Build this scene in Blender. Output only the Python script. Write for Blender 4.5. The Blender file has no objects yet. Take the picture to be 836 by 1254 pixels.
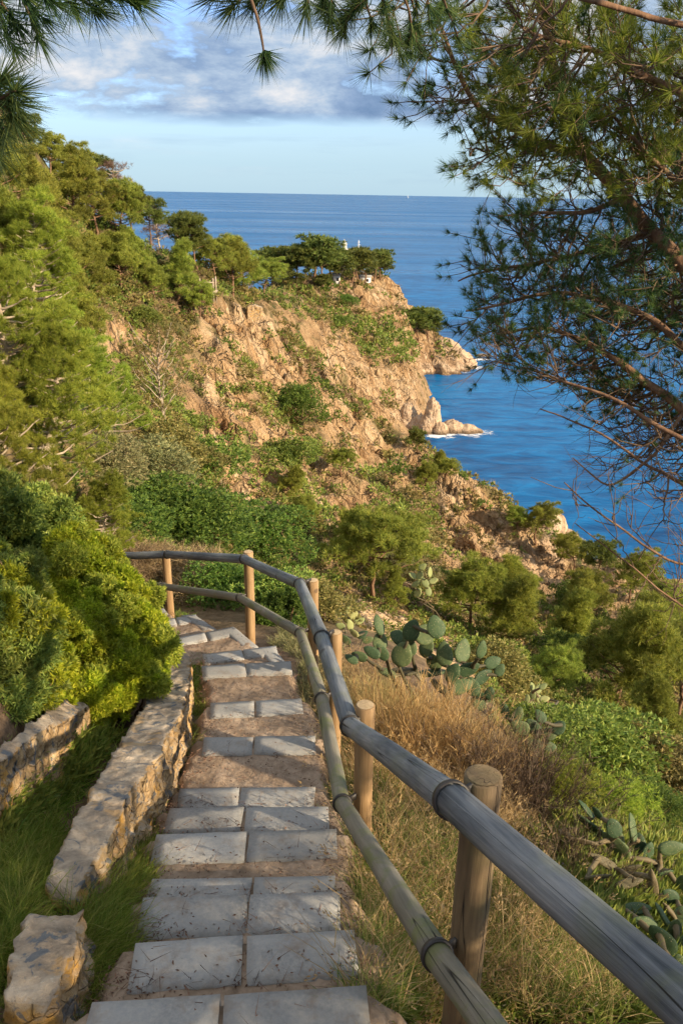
import bpy, math, random
import numpy as np
from mathutils import Vector, Matrix

random.seed(7)
RNG = np.random.default_rng(11)
D2R = math.pi / 180.0
sc = bpy.context.scene
COL = sc.collection

# ------------------------------------------------------------------ camera
FPX, CX, CY = 1000.0, 418.0, 627.0
PITCH, ROLL = 21.3 * D2R, 1.0 * D2R
CAM = np.array([0.0, 0.0, 50.0])
_f = np.array([0, math.cos(PITCH), -math.sin(PITCH)])
_r0 = np.array([1.0, 0, 0])
_u0 = np.array([0, math.sin(PITCH), math.cos(PITCH)])
_r = _r0 * math.cos(ROLL) + _u0 * math.sin(ROLL)
_u = _u0 * math.cos(ROLL) - _r0 * math.sin(ROLL)


def ray(px, py):
    return _f + _r * ((px - CX) / FPX) + _u * ((CY - py) / FPX)


def at_y(px, py, Y):
    """the point on the view ray of a photo pixel that is Y metres ahead"""
    d = ray(px, py)
    return CAM + d * (Y / d[1])


def at_z(px, py, z):
    d = ray(px, py)
    return CAM + d * ((z - CAM[2]) / d[2])


def proj(P):
    P = np.atleast_2d(P) - CAM
    d = P @ _f
    d = np.where(d > 0.05, d, np.nan)
    return np.stack([CX + FPX * (P @ _r) / d, CY - FPX * (P @ _u) / d, d], 1)


cam_data = bpy.data.cameras.new('camera')
cam_data.sensor_fit = 'VERTICAL'
cam_data.sensor_height = 36.0
cam_data.lens = 36.0 * FPX / 1254.0
cam_data.clip_start = 0.05
cam_data.clip_end = 60000
cam = bpy.data.objects.new('camera', cam_data)
COL.objects.link(cam)
_MW = Matrix(((_r[0], _u[0], -_f[0], CAM[0]), (_r[1], _u[1], -_f[1], CAM[1]), (_r[2], _u[2], -_f[2], CAM[2]), (0, 0, 0, 1)))
cam.matrix_world = _MW
sc.camera = cam

# ------------------------------------------------------------------ object helpers


def tag(o, label=None, cat=None, group=None, kind=None):
    if label: o['label'] = label
    if cat: o['category'] = cat
    if group: o['group'] = group
    if kind: o['kind'] = kind
    return o


def empty(name, loc=(0, 0, 0), rz=0.0):
    o = bpy.data.objects.new(name, None)
    COL.objects.link(o)
    o.location = loc
    o.rotation_euler = (0, 0, rz)
    o.empty_display_size = 0.1
    return o


def np_mesh(name, V, F, smooth=False):
    """V (n,3); F list of arrays (m,k)"""
    V = np.asarray(V, dtype=np.float32)
    if not isinstance(F, list): F = [F]
    F = [np.asarray(f, dtype=np.int32) for f in F if len(f)]
    me = bpy.data.meshes.new(name)
    me.vertices.add(len(V))
    me.vertices.foreach_set('co', V.ravel())
    tot = np.concatenate([np.full(len(f), f.shape[1], dtype=np.int32) for f in F])
    start = np.concatenate([[0], np.cumsum(tot)[:-1]]).astype(np.int32)
    idx = np.concatenate([f.ravel() for f in F])
    me.loops.add(len(idx))
    me.loops.foreach_set('vertex_index', idx)
    me.polygons.add(len(tot))
    me.polygons.foreach_set('loop_start', start)
    me.polygons.foreach_set('loop_total', tot)
    if smooth: me.polygons.foreach_set('use_smooth', np.ones(len(tot), dtype=bool))
    me.update(calc_edges=True)
    return me


class MB:
    """collects arrays of vertices and faces into one mesh"""
    def __init__(self): self.V = []; self.F = {}; self.n = 0
    def add(self, V, *Fs):
        V = np.asarray(V, dtype=float)
        for F in Fs:
            F = np.asarray(F, dtype=int)
            if len(F): self.F.setdefault(F.shape[1], []).append(F + self.n)
        self.V.append(V); self.n += len(V)
    def mesh(self, name, smooth=False):
        return np_mesh(name, np.concatenate(self.V), [np.concatenate(v) for v in self.F.values()], smooth)
    def build(self, name, mat, parent=None, smooth=False):
        o = bpy.data.objects.new(name, self.mesh(name, smooth))
        o.data.materials.append(mat)
        COL.objects.link(o)
        if parent is not None: o.parent = parent
        return o


def _norm(a):
    return a / np.maximum(np.linalg.norm(a, axis=-1, keepdims=True), 1e-9)


def tube(pts, rad, n=8, caps=True):
    pts = np.asarray(pts, float); k = len(pts)
    rad = np.broadcast_to(np.asarray(rad, float), (k,))
    T = _norm(np.gradient(pts, axis=0))
    ref = np.array([0, 0, 1.0]) if abs(T[0][2]) < 0.9 else np.array([1.0, 0, 0])
    N = np.zeros((k, 3)); N[0] = _norm(np.cross(T[0], ref))
    for i in range(1, k):
        v = N[i - 1] - T[i] * np.dot(N[i - 1], T[i]); N[i] = _norm(v)
    B = np.cross(T, N)
    a = np.arange(n) * 2 * np.pi / n
    V = pts[:, None, :] + rad[:, None, None] * (np.cos(a)[None, :, None] * N[:, None, :] + np.sin(a)[None, :, None] * B[:, None, :])
    V = V.reshape(-1, 3)
    i = np.arange(k - 1)[:, None] * n; j = np.arange(n)[None, :]; j2 = (j + 1) % n
    Q = np.stack([i + j, i + j2, i + n + j2, i + n + j], -1).reshape(-1, 4)
    if caps:
        V = np.concatenate([V, pts[:1], pts[-1:]]); c0 = k * n; c1 = c0 + 1
        T0 = np.stack([np.full(n, c0), (np.arange(n) + 1) % n, np.arange(n)], 1)
        T1 = np.stack([np.full(n, c1), (k - 1) * n + np.arange(n), (k - 1) * n + (np.arange(n) + 1) % n], 1)
        return V, Q, np.concatenate([T0, T1])
    return V, Q


# ------------------------------------------------------------------ numpy noise
_perm = np.random.default_rng(3).permutation(256).astype(np.int32)
_perm = np.concatenate([_perm, _perm, _perm])
_g = _norm(np.random.default_rng(4).normal(size=(256, 3)))


def pnoise(P):
    P = np.asarray(P, float)
    I = np.floor(P).astype(np.int64); Fr = P - I; I &= 255
    w = Fr * Fr * Fr * (Fr * (Fr * 6 - 15) + 10)
    out = 0
    for dx in (0, 1):
        for dy in (0, 1):
            for dz in (0, 1):
                h = _perm[_perm[_perm[(I[:, 0] + dx) & 255] + ((I[:, 1] + dy) & 255)] + ((I[:, 2] + dz) & 255)]
                g = _g[h]
                d = (g * (Fr - np.array([dx, dy, dz]))).sum(1)
                ww = (w[:, 0] if dx else 1 - w[:, 0]) * (w[:, 1] if dy else 1 - w[:, 1]) * (w[:, 2] if dz else 1 - w[:, 2])
                out = out + ww * d
    return out * 1.6


def fbm(P, oct=4, lac=2.1, gain=0.5, ridged=False):
    P = np.asarray(P, float); a = 1.0; s = 0; t = 0
    for k in range(oct):
        n = pnoise(P + 17.3 * k)
        if ridged: n = 1 - 2 * np.abs(n)
        s = s + a * n; t += a; a *= gain; P = P * lac
    return s / t


def inpoly(px, py, poly):
    px = np.asarray(px); py = np.asarray(py); c = np.zeros(px.shape, bool)
    n = len(poly)
    for i in range(n):
        x1, y1 = poly[i]; x2, y2 = poly[i - 1]
        m = ((y1 > py) != (y2 > py)) & (px < (x2 - x1) * (py - y1) / ((y2 - y1) or 1e-9) + x1)
        c ^= m
    return c


# ------------------------------------------------------------------ material helpers
def new_mat(name):
    m = bpy.data.materials.new(name); m.use_nodes = True
    nt = m.node_tree; nt.nodes.clear()
    out = nt.nodes.new('ShaderNodeOutputMaterial')
    return m, nt, out


class NG:
    """short-hand for building node graphs"""
    def __init__(self, nt): self.nt = nt
    def n(self, t, **kw):
        nd = self.nt.nodes.new(t)
        for k, v in kw.items():
            if k == 'op': nd.operation = v
            elif hasattr(nd, k): setattr(nd, k, v)
        return nd
    def link(self, a, b): self.nt.links.new(a, b)
    def setin(self, nd, i, v):
        s = nd.inputs[i]
        if hasattr(v, 'links'): self.nt.links.new(v, s)
        elif isinstance(v, tuple) and len(v) == 3 and s.type == 'RGBA': s.default_value = (*v, 1)
        else: s.default_value = v
    def math(self, op, a, b=0.0, clamp=False):
        nd = self.n('ShaderNodeMath'); nd.operation = op; nd.use_clamp = clamp
        self.setin(nd, 0, a); self.setin(nd, 1, b); return nd.outputs[0]
    def noise(self, vec, scale, detail=4, rough=0.55, dist=0.0):
        nd = self.n('ShaderNodeTexNoise'); nd.inputs['Scale'].default_value = scale
        nd.inputs['Detail'].default_value = detail; nd.inputs['Roughness'].default_value = rough
        nd.inputs['Distortion'].default_value = dist
        if vec is not None: self.link(vec, nd.inputs['Vector'])
        return nd.outputs[0]
    def ramp(self, fac, stops, interp='LINEAR'):
        nd = self.n('ShaderNodeValToRGB'); cr = nd.color_ramp; cr.interpolation = interp
        while len(cr.elements) < len(stops): cr.elements.new(0.5)
        for e, (p, c) in zip(cr.elements, stops):
            e.position = p; e.color = (*c, 1) if isinstance(c, tuple) else (c, c, c, 1)
        self.setin(nd, 0, fac); return nd.outputs[0]
    def mix(self, fac, a, b, blend='MIX'):
        nd = self.n('ShaderNodeMix'); nd.data_type = 'RGBA'; nd.blend_type = blend
        self.setin(nd, 0, fac); self.setin(nd, 6, a); self.setin(nd, 7, b); return nd.outputs[2]
    def mapr(self, v, a, b, c=0.0, d=1.0):
        nd = self.n('ShaderNodeMapRange'); self.setin(nd, 0, v)
        for i, x in zip((1, 2, 3, 4), (a, b, c, d)): nd.inputs[i].default_value = x
        return nd.outputs[0]
    def scale(self, vec, s):
        nd = self.n('ShaderNodeVectorMath'); nd.operation = 'MULTIPLY'
        self.link(vec, nd.inputs[0]); nd.inputs[1].default_value = s; return nd.outputs[0]
    def bump(self, h, strength=0.5, dist=0.1, normal=None):
        nd = self.n('ShaderNodeBump'); nd.inputs['Strength'].default_value = strength
        nd.inputs['Distance'].default_value = dist; self.link(h, nd.inputs['Height'])
        if normal is not None: self.link(normal, nd.inputs['Normal'])
        return nd.outputs[0]


def principled(g, out, color, rough=0.8, normal=None, spec=0.3):
    b = g.n('ShaderNodeBsdfPrincipled')
    g.setin(b, 'Base Color', color); g.setin(b, 'Roughness', rough)
    b.inputs['Specular IOR Level'].default_value = spec
    if normal is not None: g.link(normal, b.inputs['Normal'])
    g.link(b.outputs[0], out.inputs['Surface'])
    return b
# ------------------------------------------------------------------ stairs layout (needed by the terrain)
# far edge (nosing) of every tread in photo pixels: left, right, and the split between its two slabs
H1, DROP = 2.64, 0.2
_st = [((112, 1227), (448, 1206), 270), ((166, 1153), (433, 1137), 298), ((175, 1098), (416, 1091), 304),
       ((187, 1075), (410, 1072), 310), ((192, 1021), (412, 1014), 303), ((208, 989), (402, 986), 300),
       ((220, 965), (386, 963), 294), ((250, 902), (386, 900), 311), ((258, 860), (369, 855), 312),
       ((247, 815), (356, 809), 300), ((248, 801), (338, 790), 296)]
STEPS = []
for k, (l, r, s) in enumerate(_st):
    z = 50 - (H1 + DROP * k)
    STEPS.append((at_z(*l, z), at_z(*r, z)))
# the turn to the left: three treads whose nosings swing round
for k, (l, r) in enumerate([((215, 781), (286, 767)), ((189, 760), (240, 752)), ((178, 749), (200, 744))]):
    z = 50 - (H1 + DROP * (11 + k))
    STEPS.append((at_z(*l, z), at_z(*r, z)))

# ------------------------------------------------------------------ terrain control points
CTRL = []          # world xyz
for k, (a, b) in enumerate(STEPS):
    if k < 11:
        CTRL += [tuple(a + (-0.1, 0, -0.22)), tuple(b + (0.12, 0, -0.26)), tuple((a + b) / 2 + (0, 0, -0.24))]
CTRL += [(-.6, 0.6, 48.1), (0.2, 0.6, 48.05), (-.6, -2, 49.2), (.3, -2, 49.2), (2, -2, 48.4), (-2, -2, 49.3), (4, -2, 45.5), (-5, -2, 50.5)]
CTRL += [tuple((STEPS[12][0] + STEPS[12][1]) / 2 - (0, 0, .3)), tuple((STEPS[13][0] + STEPS[13][1]) / 2 - (0.3, 0, .3)),
         (-4.0, 10.2, 44.3), (-6, 10.8, 43.9), (-6, 9.0, 45.3)]
_c = [
    # right of the fence, the shoulder with grass and prickly pears
    (520, 1254, 2.5), (700, 1254, 2.7), (836, 1250, 2.9), (620, 1130, 3.5), (700, 1060, 4.4), (836, 1150, 4.0), (836, 1090, 4.6),
    (470, 1040, 3.9), (520, 990, 4.8), (600, 960, 5.6), (480, 930, 5.6), (540, 885, 6.8), (640, 935, 6.6), (720, 985, 6.0),
    (430, 850, 7.2), (440, 800, 8.8), (480, 800, 9.4), (560, 845, 8.6), (395, 790, 9.0), (350, 770, 10.0), (400, 760, 11), (310, 740, 11.5),
    (240, 730, 12),
    # left: gutter, bank and the ground below the big bush
    (60, 1110, 2.75), (0, 1180, 2.3), (0, 1090, 2.9), (50, 1010, 3.8), (15, 1010, 3.6), (110, 930, 4.8), (60, 960, 4.4), (120, 890, 5.4), (-40, 900, 3.9), (20, 880, 4.4),
    (60, 830, 5.5), (0, 780, 5.5), (150, 840, 6.4), (190, 800, 7.4), (100, 760, 7.5), (0, 640, 7.5), (100, 700, 8.6),
    # beyond the bend
    (150, 690, 13), (250, 690, 17), (330, 730, 18), (60, 560, 12), (0, 500, 11), (0, 380, 17), (150, 640, 19), (250, 640, 24),
    (100, 540, 22), (200, 560, 36), (60, 430, 27), (120, 470, 36), (150, 440, 52), (140, 400, 62), (0, 280, 26), (60, 320, 38),
    (180, 480, 52), (205, 510, 46), (60, 240, 44), (0, 210, 32), (100, 285, 56), (130, 330, 66), (160, 290, 72), (200, 325, 84),
    (180, 360, 78), (200, 400, 76), (250, 345, 98), (240, 380, 92), (290, 350, 112), (310, 378, 108), (330, 385, 106), (260, 410, 88),
    # main spur, its ridge running down to the right
    (368, 440, 112), (400, 470, 118), (435, 490, 124), (455, 530, 122), (463, 560, 116), (330, 440, 102), (290, 450, 86), (265, 445, 80),
    (300, 500, 76), (350, 500, 96), (390, 530, 98), (340, 565, 66), (290, 560, 58), (300, 620, 42), (388, 622, 60), (375, 575, 82), (425, 660, 50), (420, 570, 90),
    (430, 620, 70), (380, 640, 54), (350, 680, 36), (250, 530, 56), (420, 680, 46), (400, 730, 30),
    # headland face behind the spur
    (370, 375, 150), (400, 420, 170), (440, 450, 178), (470, 490, 180), (500, 525, 182), (508, 500, 186), (505, 455, 200), (480, 430, 205),
    (450, 400, 205), (420, 380, 200), (390, 355, 205), (345, 352, 200), (380, 345, 235), (420, 340, 255), (460, 338, 262), (478, 343, 262),
    (470, 370, 240), (500, 400, 232), (500, 378, 255), (520, 400, 256), (540, 420, 254), (560, 437, 252), (505, 440, 240), (520, 440, 246),
    # near ridge and lower slopes
    (480, 570, 118), (520, 560, 122), (545, 588, 110), (500, 600, 92), (560, 601, 107), (600, 630, 104), (640, 660, 101), (680, 688, 100), (548, 640, 102), (580, 668, 99), (620, 694, 97), (660, 714, 95),
    (555, 695, 74), (610, 722, 72), (500, 650, 66), (550, 700, 60), (470, 700, 44), (450, 760, 26), (520, 750, 38), (600, 760, 46),
    (670, 740, 66), (700, 700, 100), (740, 705, 98), (730, 760, 60), (790, 730, 80), (836, 770, 64), (800, 800, 48), (700, 800, 44),
    (600, 800, 30), (650, 850, 27), (560, 810, 22), (720, 880, 26), (800, 870, 32), (836, 900, 28), (760, 940, 20), (836, 980, 17),
    (700, 940, 15), (836, 1040, 11), (640, 900, 15), (520, 800, 19),
]
CTRL += [tuple(at_y(*c)) for c in _c]
# land hidden from this camera and the sea bed
CTRL += [(-14, 8, 53), (-20, 20, 55), (-30, 40, 54), (-42, 60, 50), (-60, 60, 50), (-30, 90, 42), (-45, 110, 34), (-80, 120, 25), (-70, 170, 8),
         (-40, 150, 25), (-30, 190, 18), (-60, 230, -6), (-18, 140, 33), (-10, 230, 27), (5, 300, -6), (-25, 300, -6), (30, 290, -7), (-60, 330, -8),
         (-5, 280, 18), (10, 277, 18), (22, 268, 12), (38, 268, -4), (46, 250, -5), (42, 243, -4), (30, 240, -3), (24, 236, -4), (26, 215, -5), (22, 200, -4), (24, 190, -4),
         (20, 183, -1.5), (26, 172, -3), (22, 160, -2), (24, 145, -1.5), (28, 130, -2), (34, 118, -3), (44, 112, -3), (52, 104, -3), (60, 95, -3), (62, 80, -1), (52, 86, 3),
         (60, 60, 0), (48, 60, 9), (60, 30, 1), (40, 25, 14), (30, 10, 22), (16, 4, 36), (12, 12, 36), (24, 20, 26),
         (100, 60, -8), (100, 150, -8), (60, 200, -8), (90, 270, -8), (100, 0, -8), (200, 300, -8), (40, 200, -7), (40, 150, -6),
         (-150, 150, -6), (-200, 300, -8), (0, 420, -8), (-120, 60, 40), (-80, 20, 55), (-30, 0, 56), (150, 400, -8), (-100, 400, -8)]
CTRL = np.array(CTRL, float)
OFF = 6.0


def uv_of(x, y):
    return x / (y + OFF), np.log(y + OFF)


def _tps(r2):
    return 0.5 * r2 * np.log(np.maximum(r2, 1e-12))


_cu, _cv = uv_of(CTRL[:, 0], CTRL[:, 1])
_cs = np.stack([_cu * 2.0, _cv], 1)
_t = (CTRL[:, 2] - 50.0) / (CTRL[:, 1] + OFF)
_n = len(_cs)
_K = _tps(((_cs[:, None] - _cs[None]) ** 2).sum(-1)) + np.eye(_n) * 2e-4
_P = np.concatenate([np.ones((_n, 1)), _cs], 1)
_A = np.block([[_K, _P], [_P.T, np.zeros((3, 3))]])
_w = np.linalg.solve(_A, np.concatenate([_t, np.zeros(3)]))


def base_height(x, y):
    u, v = uv_of(x, y); s = np.stack([u * 2.0, v], 1)
    out = np.empty(len(x))
    for i in range(0, len(x), 20000):
        q = s[i:i + 20000]
        k = _tps(((q[:, None] - _cs[None]) ** 2).sum(-1))
        out[i:i + 20000] = k @ _w[:_n] + _w[_n] + q @ _w[_n + 1:]
    return out * (y + OFF) + 50.0


# bare rock and earth seen in the photograph
ROCK = [
    [(235, 388), (290, 374), (328, 374), (372, 440), (400, 465), (440, 485), (470, 545), (462, 570), (430, 560), (406, 535), (382, 535), (366, 478), (330, 487), (291, 440)],
    [(250, 430), (285, 440), (300, 497), (340, 520), (387, 554), (402, 600), (440, 631), (420, 665), (387, 631), (345, 570), (310, 535), (290, 580), (315, 607), (365, 660), (340, 665), (262, 580), (246, 470)],
    [(387, 405), (435, 425), (470, 450), (507, 430), (512, 532), (478, 534), (450, 500), (425, 472), (397, 450)],
    [(392, 350), (440, 333), (482, 336), (508, 372), (505, 432), (470, 405), (440, 378), (405, 372)],
    [(515, 418), (545, 412), (590, 438), (590, 462), (503, 462), (500, 430)],
    [(530, 575), (560, 588), (600, 612), (640, 645), (692, 682), (702, 735), (650, 730), (600, 712), (560, 690), (538, 650)],
    [(672, 672), (700, 660), (722, 680), (700, 690)], [(735, 700), (836, 755), (820, 785), (760, 750)],
    [(104, 385), (165, 398), (180, 430), (150, 442), (118, 422)], [(425, 725), (500, 715), (520, 760), (450, 775)],
    [(540, 760), (600, 800), (580, 830), (530, 800)], [(455, 560), (520, 560), (535, 590), (480, 600)],
]


EARTH = [(100, 380), (165, 388), (235, 376), (330, 362), (392, 345), (490, 325), (600, 430), (600, 470), (520, 545), (570, 585), (700, 665), (845, 695), (845, 800), (700, 790), (560, 850), (440, 800), (395, 700), (330, 660), (262, 590), (225, 500), (180, 445), (110, 430)]


def earth_mask(P):
    q = proj(P); j = fbm(P * 0.06, 3) * 22
    return inpoly(q[:, 0] + j, q[:, 1] + j * .5, EARTH) * (np.atleast_2d(P)[:, 1] > 14) * 1.0


def rock_mask(P):
    q = proj(P)
    px = q[:, 0]; py = q[:, 1]
    j = fbm(P * 0.12, 3) * 14
    m = np.zeros(len(P))
    for poly in ROCK: m = np.maximum(m, inpoly(px + j, py + j * .6, poly))
    return m * (np.atleast_2d(P)[:, 1] > 10)


def worley(P, s, seed=0):
    """distance to nearest feature, second nearest and a random value of the nearest cell"""
    P = P * s; I = np.floor(P).astype(int); best = np.full(len(P), 9.0); sec = np.full(len(P), 9.0); val = np.zeros(len(P))
    for dx in (-1, 0, 1):
        for dy in (-1, 0, 1):
            for dz in (-1, 0, 1):
                C = I + (dx, dy, dz)
                h = _perm[_perm[_perm[(C[:, 0] + seed) & 255] + (C[:, 1] & 255)] + (C[:, 2] & 255)]
                f = C + np.stack([_perm[h] / 255., _perm[h + 1] / 255., _perm[h + 2] / 255.], 1)
                d = np.linalg.norm(P - f, axis=1)
                m = d < best; sec = np.where(m, best, np.minimum(sec, d)); val = np.where(m, _perm[h + 3] / 255., val); best = np.where(m, d, best)
    return best, sec, val


# grid, denser where it is seen
_us = np.concatenate([np.linspace(-1.9, -0.62, 40, endpoint=False), np.linspace(-0.62, 0.62, 470, endpoint=False), np.linspace(0.62, 1.9, 40)])
_Ys = np.concatenate([np.linspace(-5, 1, 20, endpoint=False), np.exp(np.linspace(math.log(1 + OFF), math.log(40 + OFF), 330, endpoint=False)) - OFF,
                      np.linspace(40, 130, 260, endpoint=False), np.linspace(130, 290, 250, endpoint=False), np.linspace(290, 430, 30)])
NU, NV = len(_us), len(_Ys)
GX = (_us[None, :] * (_Ys[:, None] + OFF)); GY = np.broadcast_to(_Ys[:, None], GX.shape).copy()
GZ = base_height(GX.ravel(), GY.ravel()).reshape(GX.shape)
_P3 = np.stack([GX.ravel(), GY.ravel(), GZ.ravel()], 1)
_far = np.clip((GY.ravel() - 14) / 60, 0, 1)
_slope = np.hypot(*np.gradient(GZ)[::1]).ravel() * 0
_rm = rock_mask(_P3)
_rm2 = _rm.reshape(GX.shape)
for _ in range(3):
    _rm2 = (_rm2 + np.roll(_rm2, 1, 0) + np.roll(_rm2, -1, 0) + np.roll(_rm2, 1, 1) + np.roll(_rm2, -1, 1)) / 5
_rm = _rm2.ravel()
# gullies and crags
_rot = np.stack([_P3[:, 0] * .95 - _P3[:, 1] * .30, _P3[:, 0] * .30 + _P3[:, 1] * .95, _P3[:, 2]], 1)
_rot = _rot + np.stack([fbm(_P3 * .05 + 40 + 9 * i, 3) for i in range(3)], 1) * 7
_em = earth_mask(_P3)
def blur(a, n):
    a = a.reshape(GX.shape).copy()
    for _ in range(n): a = (a + np.roll(a, 1, 0) + np.roll(a, -1, 0) + np.roll(a, 1, 1) + np.roll(a, -1, 1)) / 5
    return a.ravel()
_em = blur(_em, 8); _rms = blur(_rm, 14)
def zm(a): return a - (a * _rms).sum() / _rms.sum()
big = fbm(_rot * (0.022, 0.085, 0.02), 4, ridged=True)
mid = fbm(_rot * (0.07, 0.30, 0.08) + 9, 4, ridged=True)
big = zm(big); mid = zm(mid)
fine = fbm(_P3 * (0.9, 0.9, 0.6) + 4, 3)
dz = _far * (big * 4.2 * (0.35 + _em * .75) + mid * (.5 + .9 * _em) + _rms * (mid * 1.3 + fine * 0.4)) + (1 - _far) * (fbm(_P3 * 1.3, 3) * 0.06 + fbm(_P3 * 9, 2) * 0.012)
dz = np.where(GY.ravel() < 2.0, dz * 0.3, dz)
Zf = (GZ.ravel() + dz)
GZ = Zf.reshape(GX.shape)
# along-normal crag displacement for the rocky parts
gy_, gx_ = np.zeros_like(GZ), np.zeros_like(GZ)
gx_[:, 1:-1] = (GZ[:, 2:] - GZ[:, :-2]) / (GX[:, 2:] - GX[:, :-2])
gy_[1:-1] = (GZ[2:] - GZ[:-2]) / (GY[2:] - GY[:-2])
NRM = _norm(np.stack([-gx_, -gy_, np.ones_like(GZ)], -1))
TP = np.stack([GX, GY, GZ], -1)
_ri = np.nonzero((_rm > .03) & (_far > 0))[0]
_rp = np.stack([TP.reshape(-1, 3)[_ri, 0] * .80 - TP.reshape(-1, 3)[_ri, 1] * .60, TP.reshape(-1, 3)[_ri, 0] * .60 + TP.reshape(-1, 3)[_ri, 1] * .80, TP.reshape(-1, 3)[_ri, 2]], 1)
_rp = _rp + np.stack([fbm(_rp * .3 + 11 * i, 2) for i in range(3)], 1) * 1.2
blk = np.zeros(NU * NV)
for sc_, am in ((.20, 1.1), (.50, .8)):
    b1_, b2_, v_ = worley(_rp * (.55, 1.25, .55), sc_, 7)
    blk[_ri] += (v_ - .5) * am - np.clip(.14 - (b2_ - b1_), 0, 1) * am * 1.6
crag = blk + np.round(fbm(TP.reshape(-1, 3) * (0.35, 0.35, 0.7) + 31, 3) * 5) / 5 * 0.5 + fbm(TP.reshape(-1, 3) * (1.1, 1.1, 0.35) + 5, 3, ridged=True) * 0.4 
crag = zm(crag)
TP = TP + NRM * ((crag * _rms * _far * 0.9).reshape(GX.shape)[..., None])


def height(x, y):
    """bilinear look-up on the undisplaced surface"""
    x = np.atleast_1d(np.asarray(x, float)); y = np.atleast_1d(np.asarray(y, float))
    u = x / (y + OFF)
    i = np.clip(np.searchsorted(_Ys, y) - 1, 0, NV - 2); j = np.clip(np.searchsorted(_us, u) - 1, 0, NU - 2)
    fy = np.clip((y - _Ys[i]) / (_Ys[i + 1] - _Ys[i]), 0, 1); fx = np.clip((u - _us[j]) / (_us[j + 1] - _us[j]), 0, 1)
    return (GZ[i, j] * (1 - fy) * (1 - fx) + GZ[i + 1, j] * fy * (1 - fx) + GZ[i, j + 1] * (1 - fy) * fx + GZ[i + 1, j + 1] * fy * fx)


def normal_at(x, y, e=None):
    e = e or max(0.1, y * 0.01)
    gx = (height(x + e, y) - height(x - e, y))[0] / (2 * e); gy = (height(x, y + e) - height(x, y - e))[0] / (2 * e)
    return _norm(np.array([-gx, -gy, 1.0]))


def ground_at(px, py, y0=1.5, y1=320):
    """first terrain point met by the view ray of a photo pixel"""
    d = ray(px, py)
    Y = np.exp(np.linspace(math.log(y0), math.log(y1), 1500))
    P = CAM + d[None] * (Y / d[1])[:, None]
    h = height(P[:, 0], P[:, 1])
    k = np.nonzero(P[:, 2] < h)[0]
    if not len(k): return None
    p = P[k[0]].copy(); p[2] = h[k[0]]
    return p


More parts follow.
